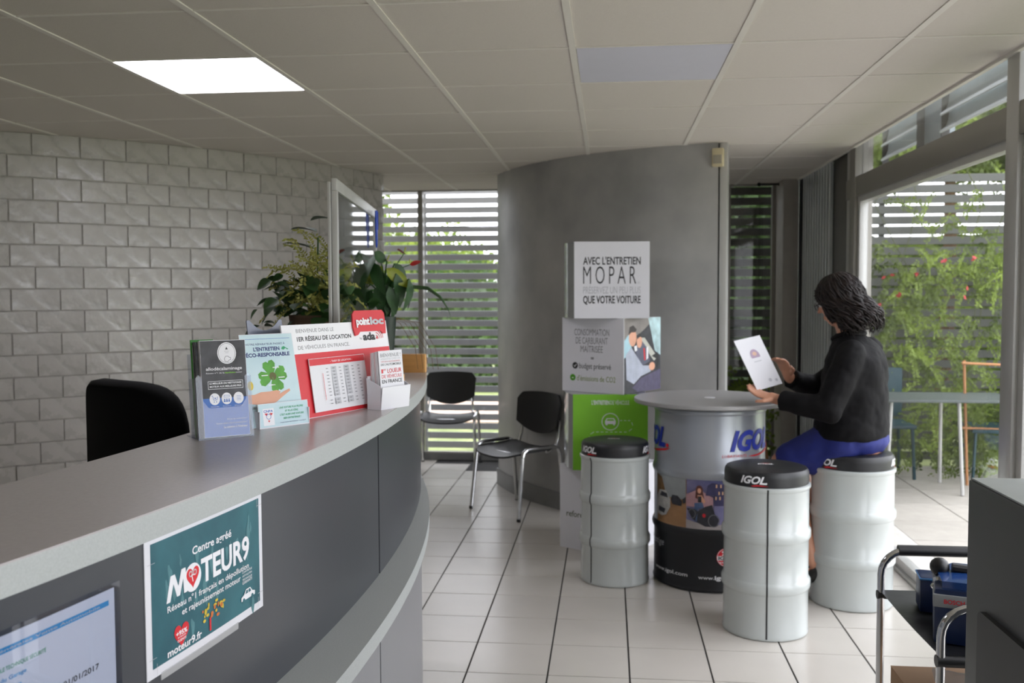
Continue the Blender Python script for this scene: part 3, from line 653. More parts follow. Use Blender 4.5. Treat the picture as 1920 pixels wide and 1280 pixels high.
for i, (dx, dy, hh, m_) in enumerate(((-.004, .016, .210, I_char), (-.003, .0215, .209, M_paper), (-.005, .027, .211, I_char), (-.004, .033, .206, M_paper), (-.022, .039, .211, ink('leaf_green', '#2f7d22')), (.004, .0435, .215, I_red))):
    ww = .09 if i < 4 else (.05 if i == 4 else .08)
    sub = MB().box(-.0495+dx if i != 4 else -.056, (-.0495+dx if i != 4 else -.056)+ww, dy-.003, dy+.0015, .004+(0 if i != 4 else .002), hh+.004+(.006 if i == 4 else 0), M=M1); o = sub.build('brochure', m_, None, smooth=0)
    o.location = h1.location; o.rotation_euler = h1.rotation_euler
    tag(o, ['dark brochure directly behind the front one in the acrylic holder', 'white brochure second behind the front one in the acrylic holder', 'dark brochure third behind the front one in the acrylic holder', 'white brochure before the green leaflet in the acrylic holder', 'green leaflet sticking out at the left of the acrylic holder', 'red-topped leaflet at the very back of the acrylic holder'][i], 'leaflet', 'leaflets in the acrylic holder')
# 2: pale blue leaning card with clover
s2 = thing('card_display', 'pale blue card display with four-leaf clover and open hand', 'display', (-.774, 2.168, ZC), frame_rz(.59, .807))
cd = MB().box(-.074, .074, 0, .003, .001, .225).build('back_card', M_card, s2, smooth=0); cd.rotation_euler = (R(-13), 0, 0); cd.location = (0, .012, 0)
P = Print(); P.rect(I_pale, -.073, .073, .002, .224)
P.rect(I_sky, -.066, .066, .2125, .2135)
P.text(I_nav, 'VOTRE RÉPARATEUR PASSEZ À', -.060, .050, .198, .0045, bold=.01).text(I_nav, "L'ENTRETIEN", -.040, .033, .184, .0085, bold=.04).text(I_nav, 'ÉCO-RESPONSABLE', -.062, .060, .170, .0085, bold=.04)
P.poly(I_dg, [(.038, .186), (.040, .191), (.046, .193), (.052, .189), (.058, .186), (.055, .184), (.050, .188), (.044, .184)])
def clover(cx, cz, r, ang):
    pts = [(0, 0), (-.32, .35), (-.5, .75), (-.38, 1.02), (-.12, 1.05), (0, .93), (.12, 1.05), (.38, 1.02), (.5, .75), (.32, .35)]
    c, s_ = cos(ang), sin(ang); P.poly(I_leafg, [(cx+r*(x*c-y*s_), cz+r*(x*s_+y*c)) for x, y in pts])
for k, ang in enumerate((15, 100, 200, 285)): clover(.003, .121, .037, R(ang))
P.oval(ink('clover_heart', '#5a5a1e'), .003, .121, .010, .010, 12)
for x, z_, in ((-.028, .123), (.006, .141), (.018, .116), (-.012, .099)): P.rect(I_wht, x, x+.018, z_, z_+.0022)
P.line(I_leafg, [(.003, .092), (.002, .118)], .0015)
P.poly(I_skin, [(-.073, .060), (-.050, .056), (-.022, .053), (.002, .058), (.022, .070), (.046, .083), (.044, .088), (.028, .083), (.014, .077), (.018, .083), (.008, .087), (-.012, .085), (-.036, .085), (-.055, .080), (-.073, .081)])
P.oval(I_yel, -.062, .102, .008, .011)
P.text(I_blk, 'DÉCOUVREZ LES BONS RÉFLEXES !', -.066, .040, .046, .0042, bold=.015)
P.build('printed_design', cd, eps=.00004, base=.0002)
pk = MB().box(-.062, .078, -.002, .0, .001, .058).build('pocket', M_card, s2, smooth=0); pk.rotation_euler = (R(-8), 0, 0)
MB().box(.076, .078, -.002, .03, .001, .04).box(-.062, -.06, -.002, .03, .001, .04).box(-.062, .078, -.002, .045, .0, .0015).build('pocket_side', M_card, s2, smooth=0)
P = Print(); P.rect(I_pale, -.061, .077, .002, .057)
P.rect(I_wht, -.050, -.020, .006, .046); P.text(I_sky, 'CNPA', -.048, -.022, .037, .0055, bold=.03).poly(I_red, [(-.046, .035), (-.037, .035), (-.041, .029)]).poly(I_red, [(-.033, .035), (-.023, .035), (-.027, .029)]).poly(I_red, [(-.038, .018), (-.032, .018), (-.035, .013)]).ring(I_sky, -.035, .027, .006, .006, .0012)
for i, s in enumerate(('UNE VOITURE PLUS PROPRE', 'ET PLUS SÛRE,', "C'EST AUSSI UNE VOITURE", 'BIEN ENTRETENUE !')):
    hw = (.034, .019, .034, .025)[i]; P.text(I_dg, s, .030-hw, .030+hw, .043-.0085*i, .0042, bold=.025, shear=.2)
P.text(I_nav, 'Conseil National des Professions - www.cnpa.fr', -.005, .068, .009, .0022, bold=.01)
P.build('printed_design', pk, fmap=lambda u, l, w: (u, -.002-l, w), eps=.00004, base=.0002)
# 3: scooped grey leaflet rack behind
rk = thing('leaflet_rack', 'empty grey-blue rack with scooped top behind the clover card', 'rack', (-.835, 2.285, ZC), frame_rz(.5, .86))
cv = [(-.055, 0), (.055, 0), (.055, .252), (.048, .252)]+[(.046-.092*i/10, .252-.026*sin(pi*i/10)**.8) for i in range(11)]+[(-.055, .252)]
MB().prism(cv, 0, .003, M=rot('X', R(82))).build('back_panel', mat('smoky_plastic', '#6f7688', .25), rk); MB().box(-.055, .055, -.03, .03, 0, .003).box(-.055, -.052, -.03, 0, 0, .03).box(.052, .055, -.03, 0, 0, .03).build('base', M_acr, rk)
# 4: red price display
s4 = thing('sign_display', 'red and white rental price display board with black lettering', 'sign', (-.692, 2.465, ZC), frame_rz(.367, .93))
LEAN = R(-9)
cb = MB().box(-.225, .225, 0, .004, 0, .240).build('board', M_card, s4, smooth=0); cb.rotation_euler = (LEAN, 0, 0)
tb = MB(); tp = [(.060, .226), (.066, .202), (.078, .204), (.090, .213), (.186, .212), (.196, .204), (.210, .204), (.214, .226), (.214, .262), (.205, .272), (.075, .272), (.064, .262)]
tb.prism(tp, -.006, -.0022, M=rot('X', R(90))); tbo = tb.build('logo_tab', I_red, s4); tbo.rotation_euler = (LEAN, 0, 0); tbo.location = (0, -.008, 0)
# (prism drawn in xy then stood up: y -> z)
P = Print(); P.text(I_wht, 'point', .074, .136, .232, .019, bold=.05).text(I_lgr, 'loc', .138, .203, .232, .019, bold=.05)
P.build('lettering', tbo, base=.0, eps=.00005)
for v in tbo.children[0].data.vertices: v.co.y -= -.0
P = Print(); P.rect(I_wht, -.224, .224, .165, .239).rect(I_red, -.224, .224, .001, .165)
P.text(I_gry, 'BIENVENUE DANS LE', -.172, -.020, .219, .0095).text(I_blk, '1ER RÉSEAU DE LOCATION', -.172, .052, .1975, .0105, bold=.03).text(I_gry, 'DE VÉHICULES EN FRANCE.', -.172, .040, .176, .0095)
P.text(I_blk, 'by', .090, .101, .191, .006).text(I_blk, 'ada', .105, .163, .188, .0195, bold=.05)
P.oval(I_red, .170, .192, .004, .004, 12)
for i in range(4): P.ring(I_red, .167, .189, .010+.0075*i, .010+.0075*i, .0026, 5, 85, 8)
for i in range(3): P.text(ink('red_dark', '#b01822'), 'ada ada', .175, .215, .118+.013*i, .006, bold=.02)
P.build('printed_design', cb, eps=.00004, base=.0002)
pl = MB().box(-.145, .090, -.004, -.002, .012, .150).build('price_sheet', M_paper, s4, smooth=0); pl.rotation_euler = (LEAN, 0, 0); pl.location = (0, -.002, 0)
P = Print(); P.rect(I_red, -.144, .089, .132, .149).text(I_wht, '- TARIF DE LOCATION -', -.060, .035, .137, .0045, bold=.02, space=1.2)
for r_ in range(11):
    zz = .120-.0088*r_-(0.004 if r_ > 8 else 0)
    for c_ in range(6):
        x = -.085+.027*c_
        if c_ in (1, 3): P.rect(I_lgr, x-.003, x+.019, zz-.0025, zz+.0055)
        P.rect(I_gry, x+.003, x+.012, zz, zz+.0016)
P.rect(I_red, -.1, -.0985, .04, .11)
P.build('printed_design', pl, eps=.00003, base=.0042)
# 5: white leaflet box
s5 = thing('leaflet_box', 'small white cardboard leaflet box at the right of the red display', 'holder', (-.604, 2.552, ZC), frame_rz(.45, .89))
MB().box(-.06, .06, -.022, -.020, 0, .062, b=.0008, M=rot('X', R(6), (0, -.02, 0))).build('front', M_card, s5)
for x_ in (-.0595, .058): MB().prism([(-.021, 0), (.024, 0), (.030, .085), (.012, .078), (-.021, .064)], x_, x_+.0015, M=Matrix(((0, 0, 1, 0), (1, 0, 0, 0), (0, 1, 0, 0), (0, 0, 0, 1)))).build('side', M_card, s5)
MB().box(-.06, .06, -.02, .024, 0, .002).box(-.06, .06, .024, .026, 0, .09).build('base', M_card, s5)
for i in range(7):
    o = thing('leaflet', '', 'leaflet', s5.location, s5.rotation_euler[2], 'leaflets in the white box') if i == 0 else None
    if i == 0:
        o['label'] = 'front white leaflet with red and black lettering in the white box'
        c = MB().box(-.050, .050, -.019, -.0175, .003, .158).build('cover', M_paper, o, smooth=0); c.rotation_euler = (R(-5), 0, 0)
        P = Print()
        P.text(I_gry, 'BIENVENUE !', -.043, .043, .136, .0125).text(I_lgr, 'VOUS ÊTES CHEZ UN', -.043, .040, .125, .007).text(ink('pink', '#c76f74'), 'TRÈS BON PROFESSIONNEL', -.043, .040, .1165, .005).text(I_blk, "DE L'AUTOMOBILE", -.043, .042, .105, .0075, bold=.01)
        P.text(I_red, '1', -.043, -.036, .078, .0145).text(I_red, 'ER', -.034, -.024, .087, .006).text(I_red, 'LOUEUR', -.018, .042, .078, .0145, bold=.012).text(I_red, 'DE VÉHICULE', -.043, .042, .060, .012).text(I_blk, 'EN FRANCE', -.043, .042, .0415, .0125, bold=.01)
        for v in range(1): pass
        P.build('printed_design', c, fmap=lambda u, l, w: (u, -.019-l, .069+(w-.0415)*.76), eps=.00004, base=.0002)
    else:
        o = MB().box(-.050, .050, -.0185+.0058*i, -.0150+.0058*i, .003, .158-.0008*i, M=rot('X', R(-5+.6*i))).build('leaflet', M_paper if i % 3 else mat('pinkish_paper', '#d8bfc4', .6), None, smooth=0)
        o.location = s5.location; o.rotation_euler = s5.rotation_euler
        tag(o, ['', 'leaflet directly behind the front one in the white box', 'second leaflet behind the front one in the white box', 'pinkish leaflet in the middle of the white box', 'leaflet behind the pinkish one in the white box', 'last but one leaflet in the white box', 'rearmost leaflet in the white box'][i], 'leaflet', 'leaflets in the white box')
# wooden blocks on the counter
for nm, lab, x, y, w_, d_, h_, rz in (('wooden_block', 'long light oak box standing at the far end of the counter', -.790, 3.70, .13, .05, .072, R(4)), ('wooden_block', 'small oak block behind the white leaflet box', -.632, 2.735, .06, .035, .075, R(8))):
    t = thing(nm, lab, 'box', (x, y, ZC), rz); MB().box(-w_/2, w_/2-.008, -d_/2, d_/2, 0, h_, b=.001).build('body', M_wood, t); MB().box(w_/2-.008, w_/2, -d_/2, d_/2, 0, h_, b=.001).build('end_face', mat('pale_oak', '#d9a566', .5), t)
# plexiglass screen
sc = thing('counter_screen', 'upright clear plastic screen in a pale frame on the counter', 'screen', (-.865, 3.215, ZC), atan2(1.049, -.143))
L2 = .525; H2 = .650
MB().box(-L2, L2, -.008, .008, H2-.035, H2, b=.002).box(-L2, L2, -.008, .008, 0, .03, b=.002).box(-L2, -L2+.028, -.008, .008, .03, H2-.035, b=.002).box(L2-.02, L2, -.008, .008, .03, H2-.035, b=.002).build('frame', mat('pale_frame', '#b5b5b2', .3, metal=.2), sc)
MB().box(-L2-.004, -L2+.014, .010, .020, 0, H2-.01, b=.002).build('edge_profile', M_alul, sc)
MB().box(-L2+.026, L2-.018, -.0015, .0015, .03, H2-.035).build('panel', M_screen, sc, smooth=0)
pn = thing('pen', 'blue ballpoint pen clipped outside the top corner of the plastic screen', 'pen', (-.938, 3.748, 1.755))
M_pen = mat('blue_pen', '#1548c4', .25, trans=.2)
MB().lathe([(.002, -.07), (.005, -.055), (.006, .03), (.0055, .075)], 10).build('barrel', M_pen, pn); MB().box(.005, .008, -.002, .002, .0, .07).build('clip', M_pen, pn, smooth=0)
p2 = copy_tree(pn); p2.location = (-.905, 3.64, 1.745); p2['label'] = 'second blue ballpoint pen, inside the corner of the plastic screen'

# ------------------------------------------------------------------ plants on the counter
M_an = mat('anthurium_leaf', '#1f3f1c', .5, var=.3, scale=8, hex2='#2f5a26'); M_yl = mat('yellowing_leaf', '#8f9a2e', .35, var=.2); M_ivy = mat('ivy_leaf', '#24441b', .6, var=.3, hex2='#3a6429'); M_sp = mat('spathe_red', '#b3141c', .25); M_strap = mat('strap_leaf', '#2d5a24', .35, var=.15)
M_fern = mat('pale_fern', '#9aa04c', .6, var=.2, hex2='#b9b565')
bs = thing('planter_basket', 'woven brown basket of ivy and pale fern on the counter left of the screen', 'plant', (-.965, 3.05, ZC))
MB().lathe([(.055, 0), (.085, .2), (.09, .245), (.082, .245), (.078, .22)], 24).build('basket', mat('wicker', '#6b5546', .9, var=.3, scale=4, stretch=(1, 1, 22), bump=.6), bs)
ivm = leaf_mesh('ivy_leaf', .055, .05, M_ivy, droop=.15)
rn = random.Random(9)
for i in range(110):
    a = rn.uniform(0, 2*pi); rr = rn.uniform(.02, .17); zz = .25+rn.uniform(-.03, .13)-.8*max(0, rr-.10)
    o = link('ivy_leaf', ivm, bs); o.location = (rr*cos(a)*1.15-.01, rr*sin(a)*.8, zz); o.rotation_euler = (rn.uniform(-.9, .9), rn.uniform(-.6, .6), a-pi/2+rn.uniform(-.7, .7)); s__ = rn.uniform(.7, 1.2); o.scale = (s__,)*3
sprays(60, (-.07, .06, -.05, .05, .25, .42), .15, .014, M_fern, 'fern_fronds', bs, down=.02, seed=77)
ba = leaf_mesh('broad_leaf', .11, .055, M_an, droop=.2)
for x, y, zz, rz, rx in ((.05, 0, .38, -.3, .9), (.0, .02, .52, 1.2, .3), (.06, .0, .56, 1.0, .2), (.03, 0, .34, .8, .5), (.0, 0, .46, 1.6, .4)):
    o = link('broad_leaf', ba, bs); o.location = (x, y, zz); o.rotation_euler = (rx, 0, rz)
MB().tube([(.02, 0, .2), (.04, 0, .4), (.05, .01, .56)], .003, 5).tube([(.0, 0, .2), (.01, 0, .5)], .003, 5).build('stem', M_ivy, bs)
an = thing('anthurium', 'red-flowered anthurium in a dark pot on the counter right of the screen', 'plant', (-.866, 3.60, ZC))
MB().lathe([(.028, 0), (.038, .13), (.046, .225), (.040, .225), (.038, .2)], 24).build('pot', mat('dark_green_pot', '#14261f', .35), an)
lm = leaf_mesh('leaf', .19, .085, M_an, droop=.35, fold=.2); ly = leaf_mesh('leaf', .17, .07, M_yl, droop=.15, fold=.35)
def stem_leaf(az, reach, hgt, me, tipdown, s=1, roll=0):
    p0 = Vector((.01*cos(az), .01*sin(az), .2)); p1 = Vector((reach*cos(az), reach*sin(az), hgt)); pm_ = (p0+p1)/2+Vector((-.02*cos(az), -.02*sin(az), .04))
    MB().tube([p0, (p0+pm_)/2+Vector((0, 0, .01)), pm_, p1], .0028, 5).build('stem', M_strap, an)
    o = link('leaf', me, an); o.location = p1; o.rotation_euler = (-tipdown, roll, az-pi/2); o.scale = (s*.68,)*3
for az, re, hg_, me, td, s__, rl in tuple((a_, b_*.85, c_-.03, d_, e_, f_, g_) for a_, b_, c_, d_, e_, f_, g_ in ((-2.9, .05, .36, lm, 1.3, 1, .3), (-2.4, .10, .40, lm, 1.35, .9, -.2), (-1.9, .08, .46, lm, 1.2, 1.0, .4), (-1.2, .07, .44, ly, 1.45, 1.05, .9), (-1.6, .03, .45, ly, 1.5, 1.0, -.7), (-.7, .09, .42, lm, 1.35, 1, .2), (-.3, .13, .40, lm, 1.3, .95, -.3), (-1.0, .04, .38, lm, 1.3, .9, 0), (.4, .1, .4, lm, 1.2, .9, 0), (1.6, .08, .42, lm, 1.1, .9, 0), (2.6, .09, .44, lm, 1.0, 1, 0), (-2.2, .03, .50, lm, .6, .9, .2), (-1.4, .02, .34, lm, 1.4, .8, .1), (-.5, .05, .34, lm, 1.4, .75, .1), (3.0, .12, .50, lm, -.4, .8, 1.2), (-.9, .03, .47, lm, -1.3, .75, 1.2), (-1.7, .06, .38, lm, 1.4, .9, 0), (-1.1, .09, .37, lm, 1.5, .85, .3), (-2.1, .08, .36, lm, 1.4, .85, -.3), (-.6, .07, .46, lm, 1.2, .8, .5))): stem_leaf(az, re, hg_, me, td, s__, rl)
spm = leaf_mesh('spathe', .06, .045, M_sp, droop=-.1, fold=.1)
for x, y, zz, rz in ((.085, -.02, .47, 1.0), (.105, -.02, .425, -1.4), (-.05, 0, .43, 1.5), (.02, -.03, .44, .6), (-.03, -.04, .36, .2)):
    MB().tube([(0, 0, .2), (x*.4, y*.5, .4), (x, y, zz)], .002, 5).build('flower_stem', M_strap, an)
    o = link('spathe', spm, an); o.location = (x, y, zz); o.rotation_euler = (.2, .6, rz); o.scale = (.8,)*3
    MB().tube([(x, y, zz+.003), (x+.01*cos(rz), y, zz+.022)], .003, 5).build('spadix', M_yl, an)
def strap(name, pts, w, parent, m):
    vs = []; fs = []; n = len(pts)
    for i, p in enumerate(pts):
        t = i/(n-1); ww = w*(1-t**3)*(.4+.6*min(1, t*4)); vs += [(p[0], p[1]-ww/2, p[2]+ww*.35), (p[0], p[1], p[2]-ww*.1), (p[0], p[1]+ww/2, p[2]+ww*.35)]
    for i in range(n-1): a_ = i*3; fs += [(a_, a_+1, a_+4, a_+3), (a_+1, a_+2, a_+5, a_+4)]
    MB().add(vs, fs).build(name, m, parent, 80, fix=False)
strap('strap_leaf', [(.0, 0, .21), (.05, 0, .31), (.11, 0, .335), (.17, 0, .33), (.22, 0, .295), (.25, 0, .25), (.265, 0, .205)], .035, an, M_strap)
strap('strap_leaf', [(.0, 0, .22), (-.04, 0, .28), (-.08, 0, .31), (-.12, 0, .30), (-.16, 0, .27), (-.19, 0, .2)], .035, an, M_strap)
strap('strap_leaf', [(.0, -.05, .2), (-.12, -.05, .34), (-.17, -.05, .36), (-.22, -.05, .33), (-.26, -.05, .24)], .03, an, M_strap)
tw = MB()
for i in range(5): x = .03+.02*i; tw.tube([(x*.4, 0, .22), (x+.03, 0, .2), (x+.09, 0, .1), (x+.10, 0, .02)], .0012, 4)
tw.build('hanging_roots', M_stem, an)

# ------------------------------------------------------------------ office chairs behind the counter
def office_chair(label, x, y, rz):
    t = thing('office_chair', label, 'chair', (x, y, 0), rz, 'office chairs behind the counter')
    P_ = []
    for i in range(40):
        a_ = 2*pi*i/40; c, s = cos(a_), sin(a_); e = .45; P_.append((.280*math.copysign(abs(c)**e, c)*(1-.06*(s < 0)), .36*math.copysign(abs(s)**e, s)))
    mb = MB(); rings = []
    for k, (yy, sc_) in enumerate(((-.05, .86), (-.04, .96), (-.01, 1), (.03, .98), (.05, .90))):
        rings.append([(px*sc_, yy+.06*(px/.25)**2*-1, .83+pz*(sc_*.5+.5)) for px, pz in P_])
    n = 40; vs = [v for r_ in rings for v in r_]; fs = [(i*n+j, i*n+(j+1) % n, (i+1)*n+(j+1) % n, (i+1)*n+j) for i in range(4) for j in range(n)]+[tuple(range(n)), tuple(4*n+j for j in range(n-1, -1, -1))]
    mb.add(vs, fs).build('backrest', M_fab, t, 60)
    MB().box(-.25, .25, -.48, -.02, .42, .52, b=.035).build('seat', M_fab, t)
    MB().lathe([(.03, .1), (.03, .42)], 12, (0, -.25)).build('gas_lift', M_blk, t)
    for k in range(5):
        a_ = 2*pi*k/5; MB().tube([(0, -.25, .11), (.28*cos(a_), -.25+.28*sin(a_), .07)], [.025, .016], 8).build('base_arm', M_blk, t)
        MB().ball((.28*cos(a_), -.25+.28*sin(a_), .03), .03, 10).build('caster', M_blk, t)
    for s in (-1, 1): MB().tube([(s*.26, -.1, .5), (s*.30, -.12, .68), (s*.30, -.36, .68), (s*.26, -.38, .5)], .018, 8).build('armrest', M_blk, t)
office_chair('black fabric office chair behind the counter, the nearer and lower one', -1.76, 3.22, R(150))
office_chair('second black office chair half hidden behind the acrylic holder', -1.475, 3.95, R(165))

# ------------------------------------------------------------------ visitor chairs
def visitor_chair(label, x, y, rz):   # faces local -y
    t = thing('visitor_chair', label, 'chair', (x, y, 0), rz, 'black visitor chairs')
    # seat shell
    n, mth = 12, 8; vs = []; fs = []
    for i in range(n+1):
        for j in range(mth+1):
            u = -1+2*i/n; v = -1+2*j/mth; ex = .235*(1-.10*max(0, -v)**3-.06*max(0, v)**2); xx = u*ex; yy = v*.20-.03*(1-u*u)*(v < -.9)*0
            z_ = .435+.012*u*u-.012*(1-u*u)-.03*max(0, -v-.5)*2*.6+.015*max(0, v-.4); rr = (u*u)**3*(v*v)**3; yy *= 1-.12*rr
            vs.append((xx*(1-.1*rr), yy-.02, z_))
    nn = len(vs); vs += [(a, b, c-.012) for a, b, c in vs]; W_ = mth+1
    for i in range(n):
        for j in range(mth):
            a_ = i*W_+j; fs += [(a_, a_+1, a_+W_+1, a_+W_), (nn+a_, nn+a_+W_, nn+a_+W_+1, nn+a_+1)]
    for i in range(n): fs += [(i*W_, (i+1)*W_, nn+(i+1)*W_, nn+i*W_), (i*W_+mth, nn+i*W_+mth, nn+(i+1)*W_+mth, (i+1)*W_+mth)]
    for j in range(mth): fs += [(j, nn+j, nn+j+1, j+1), (n*W_+j, n*W_+j+1, nn+n*W_+j+1, nn+n*W_+j)]
    MB().add(vs, fs).build('seat', M_blk, t, 50)
    # back shell: rounded rectangle with curved lower edge
    out = []
    for i in range(41):
        s = -1+2*i/40; out.append(s)
    vs = []; rows_ = 10
    for i in range(25):
        u = -1+2*i/24; xx = u*.225
        zt = .79+.012*(1-u*u)-.055*max(0, abs(u)-.82)**1.5/.18**1.5*.8
        zb = .515+.075*abs(u)**2.2
        for k in range(rows_+1):
            q = k/rows_; z_ = zb+(zt-zb)*q; vs.append((xx*(1-.06*(1-q)), .205+.045*(z_-.5)/.3-.045*u*u+.0, z_))
    nn = len(vs); vs += [(a, b+.014, c) for a, b, c in vs]; W_ = rows_+1; fs = []
    for i in range(24):
        for j in range(rows_): a_ = i*W_+j; fs += [(a_, a_+W_, a_+W_+1, a_+1), (nn+a_, nn+a_+1, nn+a_+W_+1, nn+a_+W_)]
    for i in range(24): fs += [(i*W_, nn+i*W_, nn+(i+1)*W_, (i+1)*W_), (i*W_+rows_, (i+1)*W_+rows_, nn+(i+1)*W_+rows_, nn+i*W_+rows_)]
    for j in range(rows_): fs += [(j, j+1, nn+j+1, nn+j), (24*W_+j, nn+24*W_+j, nn+24*W_+j+1, 24*W_+j+1)]
    MB().add(vs, fs).build('backrest', M_blk, t, 50)
    for s in (-1, 1):
        MB().tube([(s*.257, -.200, 0), (s*.245, -.155, .415)], .0135, 10).build('leg', M_chr, t)
        MB().tube([(s*.257, .215, 0), (s*.245, .175, .415)], .0135, 10).build('leg', M_chr, t)
        MB().tube([(s*.245, -.155, .415), (s*.244, -.145, .445), (s*.243, -.11, .462), (s*.243, .12, .462), (s*.244, .16, .445), (s*.245, .175, .415)], .0135, 10).build('side_rail', M_chr, t)
        MB().tube([(s*.19, .10, .425), (s*.19, .185, .44), (s*.19, .205, .50), (s*.19, .225, .62)], .010, 8).build('back_post', M_chr, t)
        for yy in (-.2, .215): MB().lathe([(.014, 0), (.014, .02)], 10, (s*.257, yy)).build('foot', M_dark, t)
    for yy in (-.12, .11): MB().tube([(-.243, yy, .44), (-.2, yy, .418), (.2, yy, .418), (.243, yy, .44)], .008, 8).build('crossbar', M_chr, t)
visitor_chair('black chrome-legged chair in front of the far left window', -1.375, 7.99, R(2))
visitor_chair('black chrome-legged chair beside the grey curved wall and the cube display', -.625, 6.39, R(-44.5))

# ------------------------------------------------------------------ cube totem
to = thing('display_totem', 'stack of four printed white, photo and green card cubes before the grey wall', 'display', (.0, 5.52, 0))
def bulge_box(w, z0, z1, bul, frontw=None):
    hw = w/2; br = bul*.45; P_ = [(-hw, -hw), (hw, -hw)]+[(hw-.02+br*sin(pi*i/8), -hw+w*i/8) for i in range(1, 8)]+[(hw, hw), (-hw, hw)]+[(-hw-bul*sin(pi*i/8), hw-w*i/8) for i in range(1, 8)]
    return P_
def cube(z0, z1, rz, w, bul, sidem, frontm, dx=0, dy=0):
    e = bpy.data.objects.new('cube', None)
    P_ = bulge_box(w, z0, z1, bul); mb = MB().prism(P_, z0, z1)
    o = mb.build('display_cube', sidem, to, 30); o.rotation_euler = (0, 0, rz); o.location = (dx, dy, 0)
    f = MB().box(-w/2-.001, w/2+.001, -w/2-.004, -w/2-.0005, z0-.001, z1+.001).build('front_card', frontm, o, smooth=0)
    bpy.data.objects.remove(e)
    return o, f
W0 = .418
c1_, f1 = cube(1.352, 1.778, R(3.5), W0, .055, M_cardg, M_card, .005)
P = Print(); fm = lambda u, l, w: (u, -W0/2-.004-l, w)
z = 1.352
P.text(I_blk, "AVEC L'ENTRETIEN", -.160, .160, z+.300, .040, bold=.02).text(I_blk, 'MOPAR', -.160, .135, z+.192, .098, bold=-.008, space=1.45).text(I_lgr, '®', .142, .158, z+.192, .012).text(I_lgr, 'PRÉSERVEZ UN PEU PLUS', -.160, .160, z+.138, .038).text(I_blk, 'QUE VOTRE VOITURE', -.160, .160, z+.084, .040, bold=.02)
P.build('lettering', f1, fmap=fm, eps=.0001)
c2_, f2 = cube(.925, 1.350, R(-32), .414, .0, M_card, M_card, .02, .06)
W0b = .414; fm2 = lambda u, l, w: (u, -W0b/2-.004-l, w)
P = Print(); z = .925
for i, (s, hw_) in enumerate((('CONSOMMATION', .118), ('DE CARBURANT', .108), ('MAÎTRISÉE', .075))): P.text(I_gry, s, -hw_-.005, hw_-.005, z+.325-.048*i, .037, bold=-.004)
P.build('title_lettering', f2, fmap=fm2, eps=.0001); P = Print()
P.text(I_blk, '=', -.01, .01, z+.185, .02, bold=.02).oval(I_blk, -.118, z+.150, .019, .019).line(I_wht, [(-.126, z+.150), (-.120, z+.143), (-.110, z+.157)], .004)
P.text(I_gry, 'budget préservé', -.09, .125, z+.135, .030, bold=.01).oval(ink('mid_green', '#4e9a24'), -.134, z+.080, .019, .019).text(I_wht, '-', -.140, -.128, z+.071, .022, bold=.03).text(I_oliv, "d'émissions de CO2", -.105, .155, z+.064, .030)
P.build('lettering', f2, fmap=fm2, eps=.0001)
# photo on the right face of the second cube
P = Print(); q = W0b/2
P.rect(I_dkp, -q, q, z, z+.425).poly(ink('car_roof', '#807a76', var=.2, scale=10), [(-q, z+.30), (-q, z+.425), (.15, z+.425), (.02, z+.36), (-.05, z+.33)]).poly(ink('car_glass', '#a9c4c9', var=.3, scale=14), [(.06, z+.425), (q, z+.425), (q, z+.20), (.14, z+.23)])
P.poly(ink('car_pillar', '#b9b9b0'), [(-.05, z+.31), (.02, z+.31), (.17, z+.19), (.13, z+.17)])
P.poly(ink('car_window', '#9cc0cc', var=.2), [(-q, z+.30), (-.15, z+.34), (-.12, z+.24), (-q, z+.2)])
P.poly(ink('suit_light', '#aab0c0', var=.1, scale=20), [(-.19, z+.22), (-.13, z+.26), (-.06, z+.20), (.0, z+.15), (.10, z+.145), (.09, z+.11), (-.02, z+.09), (-.10, z+.05), (-.18, z+.08)])
P.poly(ink('suit_dark', '#54566a', var=.1, scale=20), [(-.09, z+.25), (-.02, z+.30), (.06, z+.24), (.08, z+.17), (.0, z+.15), (-.06, z+.20)])
P.oval(I_skin, -.115, z+.315, .042, .05).oval(I_skin, -.040, z+.290, .03, .037).poly(ink('dark_hair', '#2c2320'), [(-.16, z+.33), (-.15, z+.375), (-.11, z+.385), (-.07, z+.36), (-.085, z+.345), (-.13, z+.345)]).poly(I_blk, [(-.065, z+.305), (-.055, z+.335), (-.025, z+.335), (-.012, z+.31), (-.03, z+.318)])
P.poly(I_wht, [(-.10, z+.265), (-.07, z+.27), (-.065, z+.24), (-.09, z+.235)]).poly(I_red, [(.005, z+.25), (.02, z+.25), (.03, z+.18), (.015, z+.18)]).poly(I_wht, [(.04, z+.25), (.06, z+.26), (.06, z+.19), (.04, z+.18)])
P.oval(I_skin, .105, z+.14, .035, .024).poly(ink('seat_violet', '#4a4460', var=.2, scale=30), [(-.02, z+.08), (q, z+.12), (q, z), (-.05, z), (-.12, z+.03)]).poly(I_blk, [(.10, z+.20), (.17, z+.22), (.19, z+.17), (.17, z+.12), (.15, z+.14), (.16, z+.18)])
P.build('photo', c2_, fmap=lambda u, l, w: (W0b/2+.0005+l, u, w), eps=.0001)
c3_, f3 = cube(.495, .923, R(3), W0, .05, M_cardg, I_grn, .0, 0)
P = Print(); z = .495
P.text(I_wht, 'L', -.105, -.098, z+.372, .022, bold=.03).text(I_wht, "'ENTRETIEN", -.096, -.005, z+.372, .022, bold=.03).text(I_wht, 'DE VÉHICULE', .0, .105, z+.372, .022)
P.ring(I_wht, .0, z+.275, .047, .047, .004).poly(I_wht, [(-.03, z+.262), (-.03, z+.278), (-.02, z+.295), (.02, z+.295), (.03, z+.278), (.03, z+.262)]).poly(I_grn, [(-.022, z+.28), (-.016, z+.29), (.016, z+.29), (.022, z+.28)]).rect(I_wht, -.026, -.016, z+.255, z+.262).rect(I_wht, .016, .026, z+.255, z+.262)
